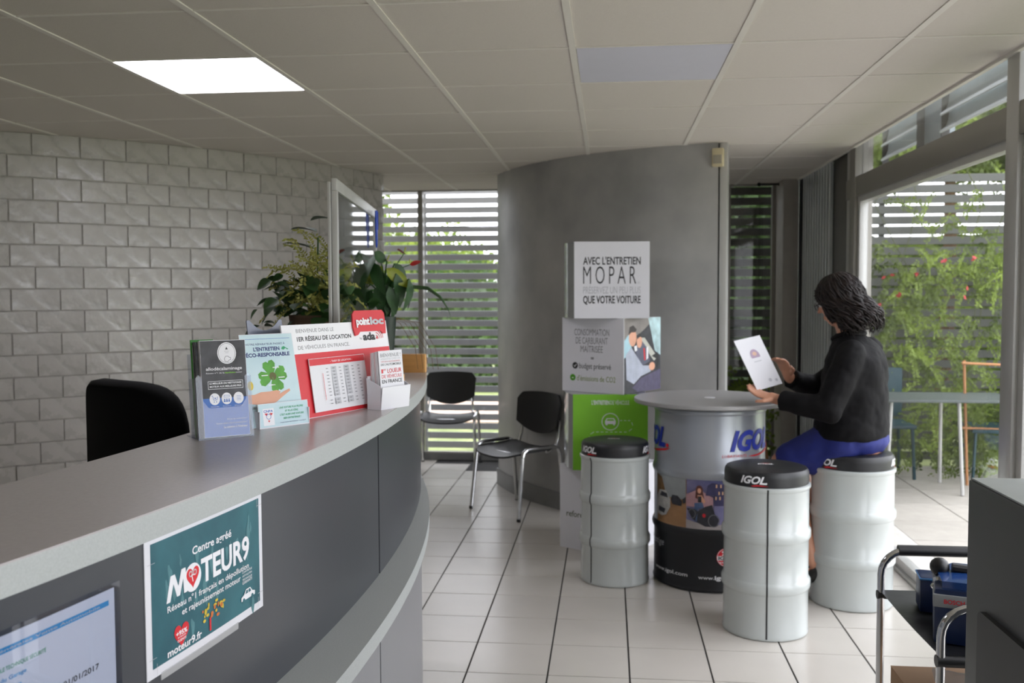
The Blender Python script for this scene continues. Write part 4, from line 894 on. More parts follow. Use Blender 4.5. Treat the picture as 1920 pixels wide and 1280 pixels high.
dash = [(.055+.011*i, z+.282) for i in range(6)]+[(.12, z+.270), (.125, z+.255), (.12, z+.235), (.105, z+.222)]+[(.09-.013*i, z+.217) for i in range(15)]+[(-.11, z+.205), (-.118, z+.19), (-.118, z+.17)]
for a_, b_ in zip(dash[::2], dash[1::2]): P.line(I_wht, [a_, b_], .0025)
P.ring(I_wht, .0, z+.14, .045, .045, .004).ring(I_wht, .0, z+.14, .018, .018, .006)
P.build('lettering', f3, fmap=fm, eps=.0001)
c4_, f4 = cube(0, .493, R(-32), .435, .0, M_card, M_card, .02, .06)
P = Print(); P.text(ink('olive_grey', '#5b634c'), 'reforest', -.172, -.022, .190, .034, bold=.012).text(ink('leaf_logo', '#8ea05a'), "'action", -.018, .11, .190, .034)
P.poly(I_oliv, [(.02, .285), (.05, .305), (.055, .285), (.035, .275)]).poly(I_oliv, [(.0, .275), (-.02, .29), (-.022, .27), (-.005, .262)]).line(I_oliv, [(.0, .26), (.03, .28)], .003)
P.build('lettering', f4, fmap=lambda u, l, w: (u, -.2175-.004-l, w), eps=.0001)

# ------------------------------------------------------------------ drum stools
def drum_stool(label, x, y, a_text, a_seam, s=1.0):
    t = thing('drum_stool', label, 'stool', (x, y, 0), 0, 'oil drum stools')
    t.scale = (s, s, 1); r = .187
    pr = [(r-.012, 0), (r-.002, .004), (r, .012), (r-.003, .02)]
    for zc in (.225, .445): pr += [(r-.004, zc-.032), (r, zc-.026), (r+.0055, zc-.015), (r+.0055, zc+.012), (r, zc+.022), (r-.004, zc+.028)]
    pr += [(r-.004, .637), (r-.001, .642), (r+.003, .648), (r+.003, .658), (r-.003, .662), (r-.02, .662)]
    MB().lathe(pr, 48).build('drum', M_drumg, t)
    rc = r-.006
    MB().lathe([(rc-.008, .660), (rc, .664), (rc+.001, .70), (rc-.001, .716), (rc-.008, .727), (rc-.02, .731), (rc-.09, .735), (.02, .736)], 48).build('cushion', M_cush, t)
    for k in range(3):
        P = Print()
        u0 = R(a_text+120*k)*r; P.text(I_wht, 'IGOL.', u0, u0+.118, .680, .030, bold=.035, shear=.35)
        P.poly(I_red, [(u0+.048, .6695), (u0+.075, .676), (u0+.125, .6705), (u0+.085, .6705), (u0+.062, .667)])
        P.build('lettering', t, cylmap((0, 0), rc+.001, -90), cut=.012, eps=.00005, base=.0006)
    P = Print(); P.text(I_wht, 'IGOL', -.04, .03, -.012, .022, bold=.03, shear=.3).poly(I_red, [(-.03, .012), (.0, .022), (.02, .016), (-.005, .013)])
    P.build('top_logo', t, lambda u, l, w: (u, w, .7362+l), eps=.00005)
    a_ = R(a_seam-90); mb = MB()
    pts = [(pr[i][0]+.0012, pr[i][1]) for i in range(2, len(pr)-2)]
    vs = []; 
    for rr, zz in pts:
        for da in (-.018, .018): vs.append((rr*cos(a_+da), rr*sin(a_+da), zz))
    mb.add(vs, [(2*i, 2*i+1, 2*i+3, 2*i+2) for i in range(len(pts)-1)]); mb.build('seam_strip', M_dark, t, smooth=60, fix=False)
    return t
drum_stool('grey drum stool with black cushion beside the cube display, left of the drum table', .034, 4.912, -68, -43, .96)
drum_stool('grey drum stool with black cushion standing in front of the drum table', .697, 4.238, -44, -7, 1.0)
drum_stool('pale drum stool on which the woman in black is sitting', 1.172, 4.655, -71, 178, 1.035)

# ------------------------------------------------------------------ drum table
tb_ = thing('drum_table', 'high round grey table on an oil drum wrapped in printed pictures', 'table', (.525, 4.975, 0))
r = .285
pr = [(r-.01, 0), (r, .006), (r+.003, .015), (r-.002, .024)]
for zc in (.30, .59): pr += [(r-.003, zc-.03), (r+.005, zc-.014), (r+.008, zc), (r+.005, zc+.014), (r-.003, zc+.03)]
pr += [(r-.003, .885), (r+.003, .893), (r+.003, .905), (r-.003, .91)]
MB().lathe(pr, 72).build('drum', M_drums, tb_)
MB().lathe([(.386, .925), (.391, .930), (.391, .944), (.388, .947)], 96).build('tabletop', M_ttop, tb_); MB().lathe([(.06, .908), (.06, .926)], 24).build('spacer', M_alul, tb_)
MB().lathe([(.028, .9465), (.028, .9485), (.024, .9495)], 24).build('hub_cap', M_paper, tb_)
def prof_r(z):
    for (r0, z0), (r1, z1) in zip(pr[:-1], pr[1:]):
        if z0 <= z <= z1 and z1 > z0: return r0+(r1-r0)*(z-z0)/(z1-z0)
    return r
def wrap(name, bands):
    for nm, m_, z0, z1, a0, a1 in bands:
        zs = sorted(set([z0, z1]+[p[1] for p in pr if z0 < p[1] < z1])); n = max(2, int((a1-a0)/4)); vs = []
        for zz in zs:
            for i in range(n+1): a_ = R(a0+(a1-a0)*i/n-90); rr = prof_r(zz)+.0012; vs.append((rr*cos(a_), rr*sin(a_), zz))
        k = n+1; MB().add(vs, [(i*k+j, i*k+j+1, (i+1)*k+j+1, (i+1)*k+j) for i in range(len(zs)-1) for j in range(n)]).build(nm, m_, tb_, 40, fix=False)
PZ0, PZ1 = .322, .567
wrap('', [('black_band', I_blk, .006, PZ0, -180, 180)]+[('printed_panel', m_, PZ0, PZ1, -72+43.2*k, -72+43.2*(k+1)) for k, m_ in enumerate((I_sand, I_dusk, I_org, I_sand, I_dusk, I_org, I_pale2, I_sand))][:8]+[])
cm_ = cylmap((0, 0), r-.0005, -90)
A = lambda deg: R(deg)*(r-.0005)
P = Print()
x = A(-72); z = PZ0; w = A(43.2)
P.rect(I_pale2, x, x+w*.99, z+.14, PZ1).poly(ink('rock', '#7a5a36', var=.3, scale=30), [(x+.02*w, PZ1), (x+.25*w, PZ1-.01), (x+.42*w, z+.15), (x+.02*w, z+.11)])
P.poly(ink('car_white', '#a9a7a4', var=.2, scale=40), [(x+.03*w, z+.04), (x+.03*w, z+.13), (x+.15*w, z+.165), (x+.42*w, z+.17), (x+.56*w, z+.13), (x+.56*w, z+.09), (x+.42*w, z+.045), (x+.25*w, z+.035)])
P.poly(I_dkp, [(x+.17*w, z+.135), (x+.24*w, z+.16), (x+.45*w, z+.155), (x+.48*w, z+.135)]).poly(I_dkp, [(x+.10*w, z+.055), (x+.35*w, z+.05), (x+.4*w, z+.075), (x+.12*w, z+.08)])
P.poly(I_dkp, [(x+.58*w, z+.13), (x+.62*w, z+.155), (x+.78*w, z+.155), (x+.9*w, z+.13), (x+.88*w, z+.105), (x+.62*w, z+.108)]).poly(I_dkp, [(x+.90*w, z+.14), (x+.99*w, z+.155), (x+.99*w, z+.125), (x+.93*w, z+.12)])
x += w
P.poly(ink('dusk_sky', '#b28a90', var=.2, scale=12), [(x, z+.11), (x, z+.17), (x+.3*w, z+.2), (x+.62*w, z+.16), (x+.62*w, z+.11)]).poly(ink('pavement', '#a8a0a0', var=.1), [(x, z), (x, z+.045), (x+.5*w, z+.02), (x+w, z+.03), (x+w, z)])
P.poly(ink('night_house', '#3c3a5c', var=.25, scale=30), [(x+.45*w, z+.17), (x+.5*w, z+.22), (x+.6*w, z+.235), (x+.85*w, z+.225), (x+w, z+.24), (x+w, z+.12), (x+.65*w, z+.12), (x+.63*w, z+.17)])
for wx, wz in ((.68, .21), (.78, .21), (.74, .175), (.82, .175), (.67, .15), (.76, .15)): P.rect(ink('lit_pane', '#d9b08a'), x+wx*w, x+(wx+.03)*w, z+wz, z+wz+.016)
P.oval(ink('auburn_hair', '#5a3028'), x+.31*w, z+.195, .018, .024).poly(ink('auburn_hair', '#5a3028'), [(x+.23*w, z+.2), (x+.22*w, z+.155), (x+.3*w, z+.15), (x+.42*w, z+.155), (x+.38*w, z+.2)]).oval(I_skin, x+.31*w, z+.192, .009, .013).poly(I_skin, [(x+.27*w, z+.17), (x+.37*w, z+.17), (x+.45*w, z+.14), (x+.42*w, z+.13), (x+.33*w, z+.145), (x+.28*w, z+.145)])
P.poly(I_dkp, [(x+.28*w, z+.165), (x+.36*w, z+.165), (x+.36*w, z+.135), (x+.28*w, z+.135)]).poly(ink('jeans', '#4a5f85'), [(x+.2*w, z+.13), (x+.38*w, z+.135), (x+.42*w, z+.11), (x+.28*w, z+.1), (x+.26*w, z+.04), (x+.19*w, z+.04)])
P.poly(I_dkp, [(x+.02*w, z+.1), (x+.2*w, z+.1), (x+.28*w, z+.09), (x+.45*w, z+.115), (x+.6*w, z+.125), (x+.66*w, z+.08), (x+.76*w, z+.05), (x+.7*w, z+.015), (x+.45*w, z+.015), (x+.3*w, z+.03), (x+.15*w, z+.05)])
P.ring(I_gry, x+.64*w, z+.045, .026, .030, .004).ring(I_gry, x+.14*w, z+.075, .018, .022, .003).oval(I_red, x+.42*w, z+.07, .008, .01)
P.build('printed_picture', tb_, cm_, cut=.02, eps=.00006, base=.0028)
def logo(a0):
    P = Print()
    u = A(a0); P.text(I_blu, 'IGOL', u, u+A(58), .715, .092, bold=.045, shear=.32).oval(I_red, u+A(61), .722, .010, .010, 14)
    P.poly(I_red, [(u+A(20), .683), (u+A(36), .688), (u+A(52), .700), (u+A(66), .712), (u+A(58), .695), (u+A(40), .681), (u+A(30), .679)]).text(I_red, 'LUBRIFIANTS', u-A(8), u+A(19), .681, .013, bold=.0, shear=.2, space=1.1)
    P.build('lettering', tb_, cm_, cut=.015, eps=.0001, base=.0012)
logo(14.5); logo(-114); logo(140)
P = Print()
P.text(I_wht, 'www.igol.com', A(-74), A(-27), .075, .019, bold=.01).text(I_wht, 'www.', A(-16), A(-.5), .072, .017, bold=.01).text(I_wht, 'igol.com', A(0), A(32), .072, .02, bold=.035).text(I_lgr, 'Prestige', A(-88), A(-57), .205, .034, shear=.25)
P.oval(I_red, A(11), .185, .046, .046, 32).ring(I_wht, A(11), .185, .043, .043, .002).rect(I_wht, A(2.5), A(19.5), .170, .192).text(I_blk, 'IGOL', A(3.5), A(18.5), .173, .016, bold=.04).text(I_wht, 'EXPERT', A(5), A(17), .155, .008, bold=.02).poly(I_wht, [(A(7), .195), (A(8.5), .205), (A(6.5), .212), (A(10), .222), (A(13), .214), (A(15), .205), (A(14), .195)])
P.build('lettering', tb_, cm_, cut=.015, eps=.0001, base=.0034)

# ------------------------------------------------------------------ trolley, tool charger, boxes, dark cabinet at the right edge
TX = .855
tl = thing('trolley', 'chrome tube trolley with black shelf by the dark cabinet', 'trolley', (TX, 2.75, 0))
def loop(y, nm='tube_frame'):
    pts = [(0, y, .04), (0, y, .60)]+[(.075-.075*cos(t), y, .61+.075*sin(t)) for t in [pi/2*i/6 for i in range(7)]]+[(.42, y, .685)]+[(.42+.075*sin(t), y, .61+.075*cos(t)) for t in [pi/2*i/6 for i in range(7)]]+[(.495, y, .04)]
    MB().tube(pts, .0115, 12).build(nm, M_chr, tl)
loop(-.26); loop(.28)
MB().tube([(.05, .28, .687), (.46, .28, .687)], .017, 12).build('grip_sleeve', M_blk, tl)
MB().tube([(-.012, -.26, .545), (.5, -.26, .545)], .016, 12).build('shelf_rod', M_blk, tl); MB().tube([(-.012, .28, .545), (.5, .28, .545)], .014, 12).build('shelf_rod', M_blk, tl)
shv = []; 
for i in range(9):
    for j in range(9): u, v = i/8, j/8; shv.append((-.004+.5*u, -.26+.54*v, 0.560-.012*sin(pi*v)*(.5+.5*sin(pi*u))))
MB().add(shv, [(i*9+j, (i+1)*9+j, (i+1)*9+j+1, i*9+j+1) for i in range(8) for j in range(8)]).build('sling_shelf', mat('black_canvas', '#1a1b1f', .45, var=.1, bump=.2, bscale=12), tl, 60, fix=False)
MB().box(-.004, .5, -.27, .29, .125, .145, b=.004).build('lower_shelf', M_blk, tl)
for x in (0, .495):
    for y in (-.26, .28): MB().lathe([(.018, 0), (.02, .008), (.02, .034), (.014, .045)], 12, (x, y)).build('caster', M_dark, tl)
dv = thing('battery_charger', 'dark blue battery charger with grey band and glossy lid on the trolley shelf', 'charger', (1.01, 2.64, .558), R(-18))
M_nv = mat('navy_plastic', '#16264a', .35)
MB().box(-.12, .2, -.10, .12, 0, .15, b=.012).build('body', M_nv, dv); MB().box(-.122, .2, -.104, .124, .10, .135, b=.004).build('band', mat('grey_band', '#8e9194', .45), dv)
MB().prism([(-.10, -.09), (.19, -.09), (.19, .11), (-.07, .11), (-.115, .04)], .148, .168).build('lid', mat('gloss_blue_lid', '#1d3a6e', .08), dv)
P = Print(); P.text(I_red, 'BOSCH', -.095, -.045, .112, .011, bold=.02); P.build('lettering', dv, fmap=lambda u, l, w: (u, -.104-l, w))
gv = MB()
for i in range(6): gv.box(-.02, .18, -.103, -.099, .012+.014*i, .019+.014*i)
gv.build('vent_ribs', M_blk, dv, smooth=0)
cs = thing('blue_case', 'slim dark blue case standing behind the charger', 'case', (.965, 2.86, .558), R(-10)); MB().box(-.05, .10, -.04, .05, 0, .105, b=.008).build('body', M_nv, cs); MB().box(-.052, .102, -.042, .052, .096, .102, b=.002).build('lid_edge', mat('case_trim', '#3f6fa0', .3), cs); MB().box(-.01, .06, -.008, .008, .105, .118, b=.003).build('handle', M_nv, cs)
wd = thing('hand_tool', 'black ball-headed tool with chrome arm lying across the charger', 'tool', (.925, 2.68, .70))
MB().tube([(.02, 0, .035), (.14, -.02, .022), (.30, -.05, .01)], [.014, .016, .016], 10).build('handle', M_blk, wd); MB().ball((-.01, .01, .035), .026, 14).build('head', M_blk, wd); MB().tube([(-.02, -.01, .01), (-.02, -.02, -.01), (.0, -.05, -.10), (.015, -.06, -.15)], [.014, .010, .006, .005], 8).build('chrome_arm', M_chr, wd); MB().ball((-.018, -.015, -.012), (.024, .02, .012), 12).build('joint', M_chr, wd)
bx = thing('cardboard_box', 'brown cardboard box on the lower trolley shelf', 'box', (1.042, 2.72, .145))
M_kraft = mat('kraft_card', '#9a7a5c', .8, var=.06)
MB().box(-.18, .2, -.22, .22, 0, .205, b=.003).build('carton', M_kraft, bx)
MB().box(-.18, .2, -.22, -.01, .205, .208).box(-.18, .2, .01, .22, .205, .208).build('flap', M_kraft, bx, smooth=0)
P = Print(); P.text(ink('violet', '#5b5480'), 'FRAGILE', -.15, .15, .13, .04, bold=.02); P.build('lettering', bx, fmap=lambda u, l, w: (-.18-l, -u, w))
pb = thing('plastic_bag', 'crumpled clear plastic bag lying over the cardboard box', 'bag', (1.06, 2.60, .40)); vs = []; rn = random.Random(4)
for i in range(11):
    for j in range(9): u, v = i/10, j/8; vs.append((-.16+.34*u+rn.uniform(-.008, .008), -.10+.2*v, .008+.03*abs(sin(3*u+5*v))+rn.uniform(0, .012)-.12*max(0, .2-v)))
MB().add(vs, [(i*9+j, (i+1)*9+j, (i+1)*9+j+1, i*9+j+1) for i in range(10) for j in range(8)]).build('film', M_bag, pb, 60, fix=False)
MB().box(-.02, .14, .0, .09, .004, .007).build('red_label', mat('faded_red', '#c0525a', .5), pb, smooth=0)
cb_ = thing('dark_cabinet', 'tall charcoal machine cabinet cut off by the right edge', 'cabinet', (1.1, 1.5, 0))
M_cab = mat('charcoal_metal', '#3f4042', .4, var=.04, bump=.03, bscale=400)
x0, x1, y0, y1 = -.35, .35, -.9, .545; zt = 1.106
MB().box(x0, x1, y0, y1, 0, zt, b=.006).build('body', M_cab, cb_)
MB().box(x0+.004, x1-.01, y0+.01, y1-.006, zt, zt+.004, b=.001).build('top', mat('cabinet_top', '#a3a8a8', .4), cb_)
hp = [(y1-.095, .05), (y1-.095, .845)]+[(y1-.110+.015*cos(t), .845+.015*sin(t)) for t in [pi/2*i/5 for i in range(1, 6)]]+[(y0+.06, .860), (y0+.06, .05)]
MB().prism(hp, x0-.012, x0, M=Matrix(((0, 0, 1, 0), (1, 0, 0, 0), (0, 1, 0, 0), (0, 0, 0, 1)))).build('side_panel', mat('dark_side_panel', '#262728', .45), cb_)
MB().box(x0-.015, x0-.012, y0+.2, y1-.17, .3, .70).build('recess_shade', M_dark, cb_, smooth=0)  # flat dark plate on the panel, its colour stands in for a hollow's shade

# ------------------------------------------------------------------ the seated woman
F = Vector((-.88, .475, 0)).normalized(); Lf = Vector((-.475, -.88, 0)).normalized(); Up = Vector((0, 0, 1))
pe = thing('person', 'seated woman with dark curly hair, black jacket and blue skirt reading papers', 'person', (1.172, 4.655, 0))
OR = Vector((1.172, 4.655, 0))
def g(v): return Vector(v)-OR
def remesh(mb, name, m, parent, vox, sm=6, smooth=True, wr=0):
    me = mb.mesh(name, m, 0, fix=False); o = link(name, me, None)
    md = o.modifiers.new('r', 'REMESH'); md.mode = 'VOXEL'; md.voxel_size = vox; md.use_smooth_shade = True
    s = o.modifiers.new('s', 'SMOOTH'); s.factor = .5; s.iterations = sm
    if wr:
        tx_ = bpy.data.textures.new('wrinkle', 'CLOUDS'); tx_.noise_scale = .09; d = o.modifiers.new('d', 'DISPLACE'); d.texture = tx_; d.strength = wr; d.mid_level = .5; d.texture_coords = 'LOCAL'
    bpy.context.view_layer.update(); dg = bpy.context.evaluated_depsgraph_get(); me2 = bpy.data.meshes.new_from_object(o.evaluated_get(dg))
    me2.materials.clear(); me2.materials.append(m); bpy.data.objects.remove(o); me2.name = name; me2.shade_smooth()
    return link(name, me2, parent)
def limb(mb, pts, n=14):   # pts: (pos, radius) with interpolation
    P_ = [Vector(p) for p, r_ in pts]; Rr = [r_ for p, r_ in pts]; out = []; ro = []
    for i in range(len(P_)-1):
        for k in range(4):
            t = k/4; out.append(P_[i].lerp(P_[i+1], t)); ro.append(Rr[i]*(1-t)+Rr[i+1]*t)
    out.append(P_[-1]); ro.append(Rr[-1]); mb.tube(out, ro, n); mb.ball(out[-1], ro[-1]*.98, 12); mb.ball(out[0], ro[0]*.98, 12)
    for p, r_ in zip(P_[1:-1], Rr[1:-1]): mb.ball(p, r_, 12)
M_skin = mat('skin', '#c58f74', .5, var=.04, subs=.1)
M_jack = mat('black_jacket', '#0c0b0d', .8, spec=.2, var=.15, scale=120, bump=.15, bscale=350)
M_sk = mat('blue_skirt', '#121f6c', .7, var=.1, scale=30)
M_hair = mat('dark_hair', '#110c0b', .5, spec=.35, var=.4, scale=40, hex2='#231714')
pel = g((1.19, 4.655, .83)); hipL = pel+Lf*.085+Vector((0, 0, -.01)); hipR = pel-Lf*.085+Vector((0, 0, -.01))
kneeL = g((.855, 4.735, .655)); kneeR = g((.93, 4.87, .66))
ankL = g((.985, 4.62, .20)); ankR = g((1.03, 4.78, .20))
shL = g((1.185, 4.66, 1.215))+Lf*.165; shR = g((1.185, 4.66, 1.215))-Lf*.165
elL = g((1.005, 4.455, .955)); wrL = g((.800, 4.575, .985)); elR = g((1.05, 4.93, 1.0)); wrR = g((.905, 4.86, 1.065))
hd = g((1.105, 4.695, 1.455))
body = MB()
body.loft([(pel+Up*-.10, Lf*.14, F*.11), (pel+Up*-.06, Lf*.165, F*.125), (pel, Lf*.17, F*.125), (g((1.2, 4.65, .96)), Lf*.135, F*.10), (g((1.195, 4.655, 1.10)), Lf*.145, F*.11), (g((1.185, 4.66, 1.20)), Lf*.13, F*.085), (g((1.17, 4.668, 1.245)), Lf*.08, F*.06), (g((1.155, 4.675, 1.29)), Lf*.055, F*.055)])
limb(body, [(g((1.155, 4.675, 1.27)), .052), (g((1.135, 4.68, 1.33)), .048), (g((1.12, 4.69, 1.39)), .05)])
for hip, kn, an_, in ((hipL, kneeL, ankL), (hipR, kneeR, ankR)):
    toe = an_+Vector((-.085, .05, -.165)); heel = an_+Vector((.02, -.01, -.05))
    limb(body, [(hip, .088), (hip.lerp(kn, .5), .075), (kn, .058), (kn.lerp(an_, .3)+Vector((.012, 0, 0)), .056), (kn.lerp(an_, .75), .040), (an_, .034)])
    limb(body, [(heel, .028), (an_.lerp(toe, .55), .03), (toe, .024)])
for sh_, el, wr_ in ((shL, elL, wrL), (shR, elR, wrR)): limb(body, [(sh_-Vector((0, 0, .03)), .032), (sh_.lerp(el, .5), .038), (el, .038), (el.lerp(wr_, .4), .038), (wr_, .026)])
# head: faces F, looking down towards the papers
hz = Matrix((Lf*-1, F, Up)).transposed(); tilt = Matrix.Rotation(R(-20), 3, 'X'); HM = hz @ tilt   # local x right, y forward, z up
def h(v): return hd+HM @ Vector(v)
def hr(c, ax, ay): return (h(c), HM @ Vector((ax, 0, 0)), HM @ Vector((0, ay, 0)))
body.loft([hr((0, .045, -.112), .018, .018), hr((0, .038, -.105), .034, .036), hr((0, .022, -.085), .050, .062), hr((0, .010, -.055), .060, .078), hr((0, .004, -.02), .068, .088), hr((0, .0, .02), .073, .094), hr((0, -.006, .055), .072, .090), hr((0, -.010, .085), .058, .072), hr((0, -.012, .105), .034, .044), hr((0, -.012, .113), .012, .014)])
body.loft([hr((0, .095, -.030), .014, .012), hr((0, .100, -.026), .015, .020), hr((0, .094, -.010), .011, .014), hr((0, .084, .012), .008, .010)], 12)
body.ball(h((0, .088, -.058)), (.020, .010, .006), 10, M=HM.to_4x4()); body.ball(h((0, .086, -.068)), (.018, .010, .006), 10, M=HM.to_4x4())
for s in (-1, 1): body.ball(h((s*.074, -.008, -.012)), (.010, .018, .030), 10, M=HM.to_4x4())
# hands
def hand(wr_, d, nrm, side, curl, ln=.085):
    d = d.normalized(); nrm = (nrm-d*nrm.dot(d)).normalized(); lat_ = d.cross(nrm).normalized()*side
    limb(body, [(wr_, .026), (wr_+d*.03, .026)])
    pc = wr_+d*.055
    body.loft([(wr_+d*.015, lat_*.026, nrm*.018), (pc, lat_*.038, nrm*.015), (pc+d*.035, lat_*.040, nrm*.012)], 12)
    for k, (off, l) in enumerate(((-.030, .062), (-.010, .072), (.010, .068), (.029, .054))):
        p0 = pc+d*.03+lat_*off; dd = d.copy(); pts = [(p0, .0095)]; p = p0
        for seg in range(3):
            dd = (dd*cos(curl)-nrm*sin(curl)).normalized(); p = p+dd*l*(.42, .32, .26)[seg]; pts.append((p, .0088-.0009*seg))
        limb(body, pts, 8)
    t0 = wr_+d*.03-lat_*.028; t1 = t0+(d*.6-lat_*.7-nrm*.15).normalized()*.035; t2 = t1+(d*.9-lat_*.1-nrm*.35).normalized()*.032
    limb(body, [(t0, .013), (t1, .0105), (t2, .009)], 8)
hand(wrL, Vector((-.72, .28, .22)), Vector((.1, -.3, .9)), 1, -.22)
hand(wrR, Vector((-.35, -.28, .75)), Vector((.6, .5, .3)), 1, .38)
remesh(body, 'body', M_skin, pe, .0055, 3)
jk = MB()
jk.loft([(g((1.165, 4.665, .80)), Lf*.205, F*.165), (g((1.165, 4.665, .82)), Lf*.212, F*.172), (g((1.168, 4.665, .90)), Lf*.20, F*.165), (g((1.172, 4.662, .98)), Lf*.185, F*.155), (g((1.175, 4.66, 1.08)), Lf*.195, F*.150), (g((1.180, 4.66, 1.17)), Lf*.198, F*.138), (g((1.18, 4.665, 1.225)), Lf*.18, F*.112), (g((1.165, 4.67, 1.265)), Lf*.12, F*.082), (g((1.15, 4.677, 1.295)), Lf*.072, F*.066)], 28)
for sh_, el, wr_ in ((shL, elL, wrL), (shR, elR, wrR)):
    cu_ = el.lerp(wr_, .93)
    limb(jk, [(sh_+Vector((.015, 0, -.01)), .072), (sh_.lerp(el, .5)+Vector((.01, 0, 0)), .068), (el+Vector((.01, 0, 0)), .066), (el.lerp(wr_, .45), .058)]); jk.tube([el.lerp(wr_, .4), el.lerp(wr_, .7), cu_], [.058, .052, .052], 16)
remesh(jk, 'jacket', M_jack, pe, .009, 5, wr=.02)
ss = MB()
ss.loft([(pel+Up*-.095, Lf*.15, F*.12), (pel+Up*-.05, Lf*.185, F*.145), (pel+Up*.0, Lf*.186, F*.142), (pel+Up*.05, Lf*.168, F*.125)], 24)
hs = ((hipL, kneeL), (hipR, kneeR))
for hip, kn in hs: limb(ss, [(hip, .112), (hip.lerp(kn, .5), .098), (hip.lerp(kn, .86), .086)])
mid0 = (hipL+hipR)/2; mid1 = (kneeL+kneeR)/2; limb(ss, [(mid0, .10), (mid0.lerp(mid1, .5), .088), (mid0.lerp(mid1, .88), .078)])
limb(ss, [(hipL+Vector((-.04, -.02, -.03)), .09), (hipL.lerp(kneeL, .55)+Vector((.01, -.02, -.055)), .066)])
remesh(ss, 'skirt', M_sk, pe, .009, 5, wr=.014)
for an_ in (ankL, ankR):
    toe = an_+Vector((-.085, .05, -.165)); heel = an_+Vector((.02, -.01, -.05)); sm_ = MB(); limb(sm_, [(heel+Vector((.004, 0, .0)), .033), (an_.lerp(toe, .6)+Vector((0, 0, -.008)), .034), (toe, .028)]); sm_.tube([heel+Vector((.01, 0, -.01)), Vector((heel.x+.015, heel.y-.005, .0))], [.017, .009], 8)
    remesh(sm_, 'shoe', M_blk, pe, .006, 2)
# collar, hair, glasses, eyes
MB().tube([g((1.15, 4.677, 1.285))+Lf*.078*cos(t)+F*.07*sin(t)+Up*(.012-.03*max(0, sin(t))) for t in [2*pi*i/20 for i in range(20)]], .013, 8, closed=True).build('collar', M_jack, pe)
for s in (-1, 1):
    MB().ball(h((s*.030, .078, .004)), .0125, 12).build('eye', mat('eye_white', '#d8d2cc', .2), pe); MB().ball(h((s*.030, .0885, .003)), .005, 8).build('iris', mat('iris_brown', '#2a1a12', .2), pe)
gl = MB()
for s in (-1, 1):
    gl.tube([h((s*.033+.024*cos(t), .103, .002+.018*sin(t))) for t in [2*pi*i/16 for i in range(16)]], .0016, 6, closed=True); gl.tube([h((s*.057, .102, .006)), h((s*.076, .06, .008)), h((s*.078, -.005, .005))], .0018, 6)
gl.tube([h((-.009, .103, .004)), h((.009, .103, .004))], .0016, 6); gl.build('glasses', mat('dark_frame', '#2a1c20', .3), pe)
hair = MB()
hair.loft([(h((0, -.050, -.175)), HM @ Vector((.080, 0, 0)), HM @ Vector((0, .050, 0))), (h((0, -.052, -.12)), HM @ Vector((.102, 0, 0)), HM @ Vector((0, .074, 0))), (h((0, -.048, -.06)), HM @ Vector((.100, 0, 0)), HM @ Vector((0, .078, 0))), (h((0, -.038, .0)), HM @ Vector((.093, 0, 0)), HM @ Vector((0, .088, 0))), (h((0, -.014, .055)), HM @ Vector((.088, 0, 0)), HM @ Vector((0, .102, 0))), (h((0, -.012, .09)), HM @ Vector((.074, 0, 0)), HM @ Vector((0, .090, 0))), (h((0, -.014, .118)), HM @ Vector((.045, 0, 0)), HM @ Vector((0, .056, 0))), (h((0, -.014, .128)), HM @ Vector((.012, 0, 0)), HM @ Vector((0, .012, 0)))], 24)
hb = remesh(hair, 'hair', M_hair, pe, .009, 3, wr=.02)
rn = random.Random(12); cur = MB()
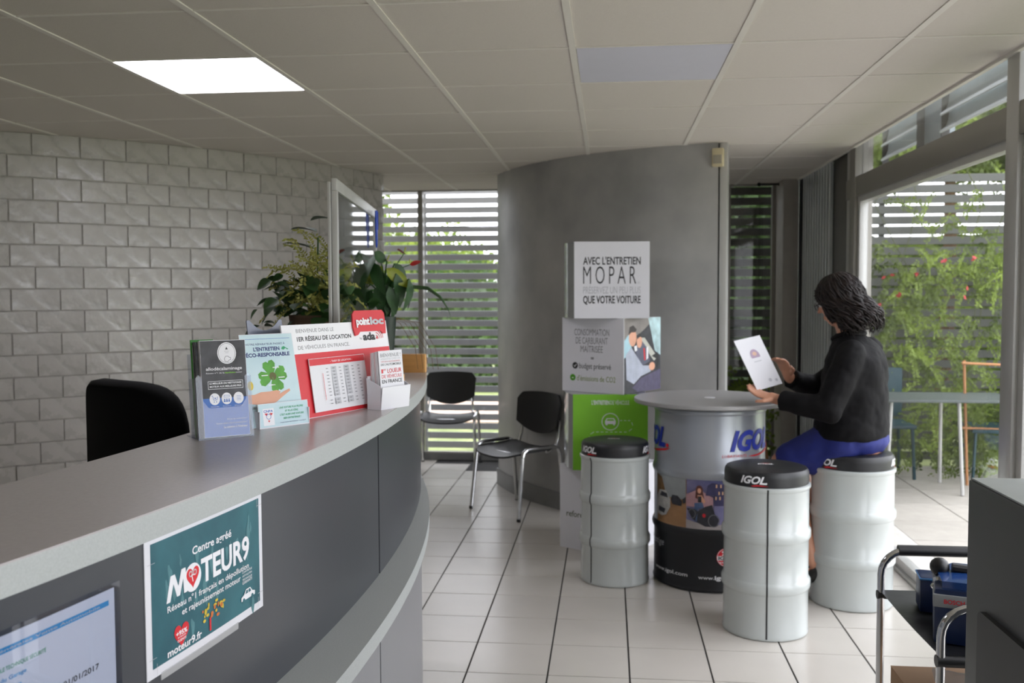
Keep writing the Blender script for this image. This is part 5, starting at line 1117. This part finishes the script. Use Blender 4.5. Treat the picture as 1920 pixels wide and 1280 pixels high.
for i in range(520):
    ph = rn.uniform(-pi, pi); fr_ = abs(atan2(sin(ph-pi/2), cos(ph-pi/2)))   # angle from the face direction
    front = fr_ < .95
    end = -.02+.07 if front and fr_ < .55 else (-.10 if front else rn.uniform(-.20, -.11))
    if front and fr_ < .55: end = rn.uniform(.035, .06)
    pts = []; n = 16; w0 = rn.uniform(0, 6); amp = rn.uniform(.008, .02); fq = rn.uniform(11, 20); rr0 = rn.uniform(.98, 1.07)
    for k in range(n+1):
        t = k/n; z_ = .122+(end-.122)*t; 
        if z_ > .0: q = sqrt(max(0, 1-(max(0, z_)/.130)**2)); rx, ry, yc = .088*q+.004, .100*q+.004, -.014
        else: q = 1+.20*min(1, -z_/.12)-.30*max(0, (-z_-.13)/.07); rx, ry, yc = .092*q, .090*q, -.014-.035*min(1, -z_/.1)
        rx *= rr0; ry *= rr0; a_ = ph+amp*11*sin(w0+t*fq)*(.1+.9*t); pts.append(h((rx*cos(a_), yc+ry*sin(a_), z_+.004*sin(w0+t*17))) + (HM @ Vector((cos(ph), sin(ph), 0)))*amp*cos(w0+t*fq)*(.15+t*.85))
    cur.tube(pts, [.0045]*(n-2)+[.0035, .0025, .001], 5)
cur.build('curls', M_hair, hb, 80, fix=False)
# the paper
pa = thing('paper_sheets', 'white A4 sheets held up by the seated woman', 'paper', (0, 0, 0))
p3 = Vector((.712, 4.615, 1.022)); e1 = Vector((.145, .150, .022)); e2 = Vector((-.112, .012, .238)); nn = e1.cross(e2).normalized()
pa.location = p3
for k in range(2):
    o_ = nn*(-.0015*k)+e1*(.01*k); vs = [o_, o_+e1, o_+e1+e2, o_+e2]; vs += [v+nn*.0008 for v in vs]
    MB().add(vs, [(0, 1, 2, 3), (4, 5, 6, 7), (0, 1, 5, 4), (1, 2, 6, 5), (2, 3, 7, 6), (3, 0, 4, 7)]).build('sheet', M_paper, pa, smooth=0)
P = Print(); P.poly(ink('faded_violet', '#a890a8'), [(.34, .60)]+[(.50+.17*cos(t), .64+.13*sin(t)) for t in [pi*(1-i/10) for i in range(11)]]+[(.66, .60)]).oval(ink('faded_orange', '#d0a890'), .5, .68, .08, .04).rect(I_lgr, .36, .64, .52, .535).oval(I_lgr, .62, .13, .06, .035).oval(I_lgr, .84, .10, .05, .03)
sg = 1 if nn.dot(Vector((0, 0, 1.5))-p3+Vector((0, 0, 0))) > 0 or nn.y < 0 else -1
P.build('printed_design', pa, fmap=lambda u, l, w: tuple(e1*u+e2*w+nn*(sg*(.0012+l))), eps=.0001)
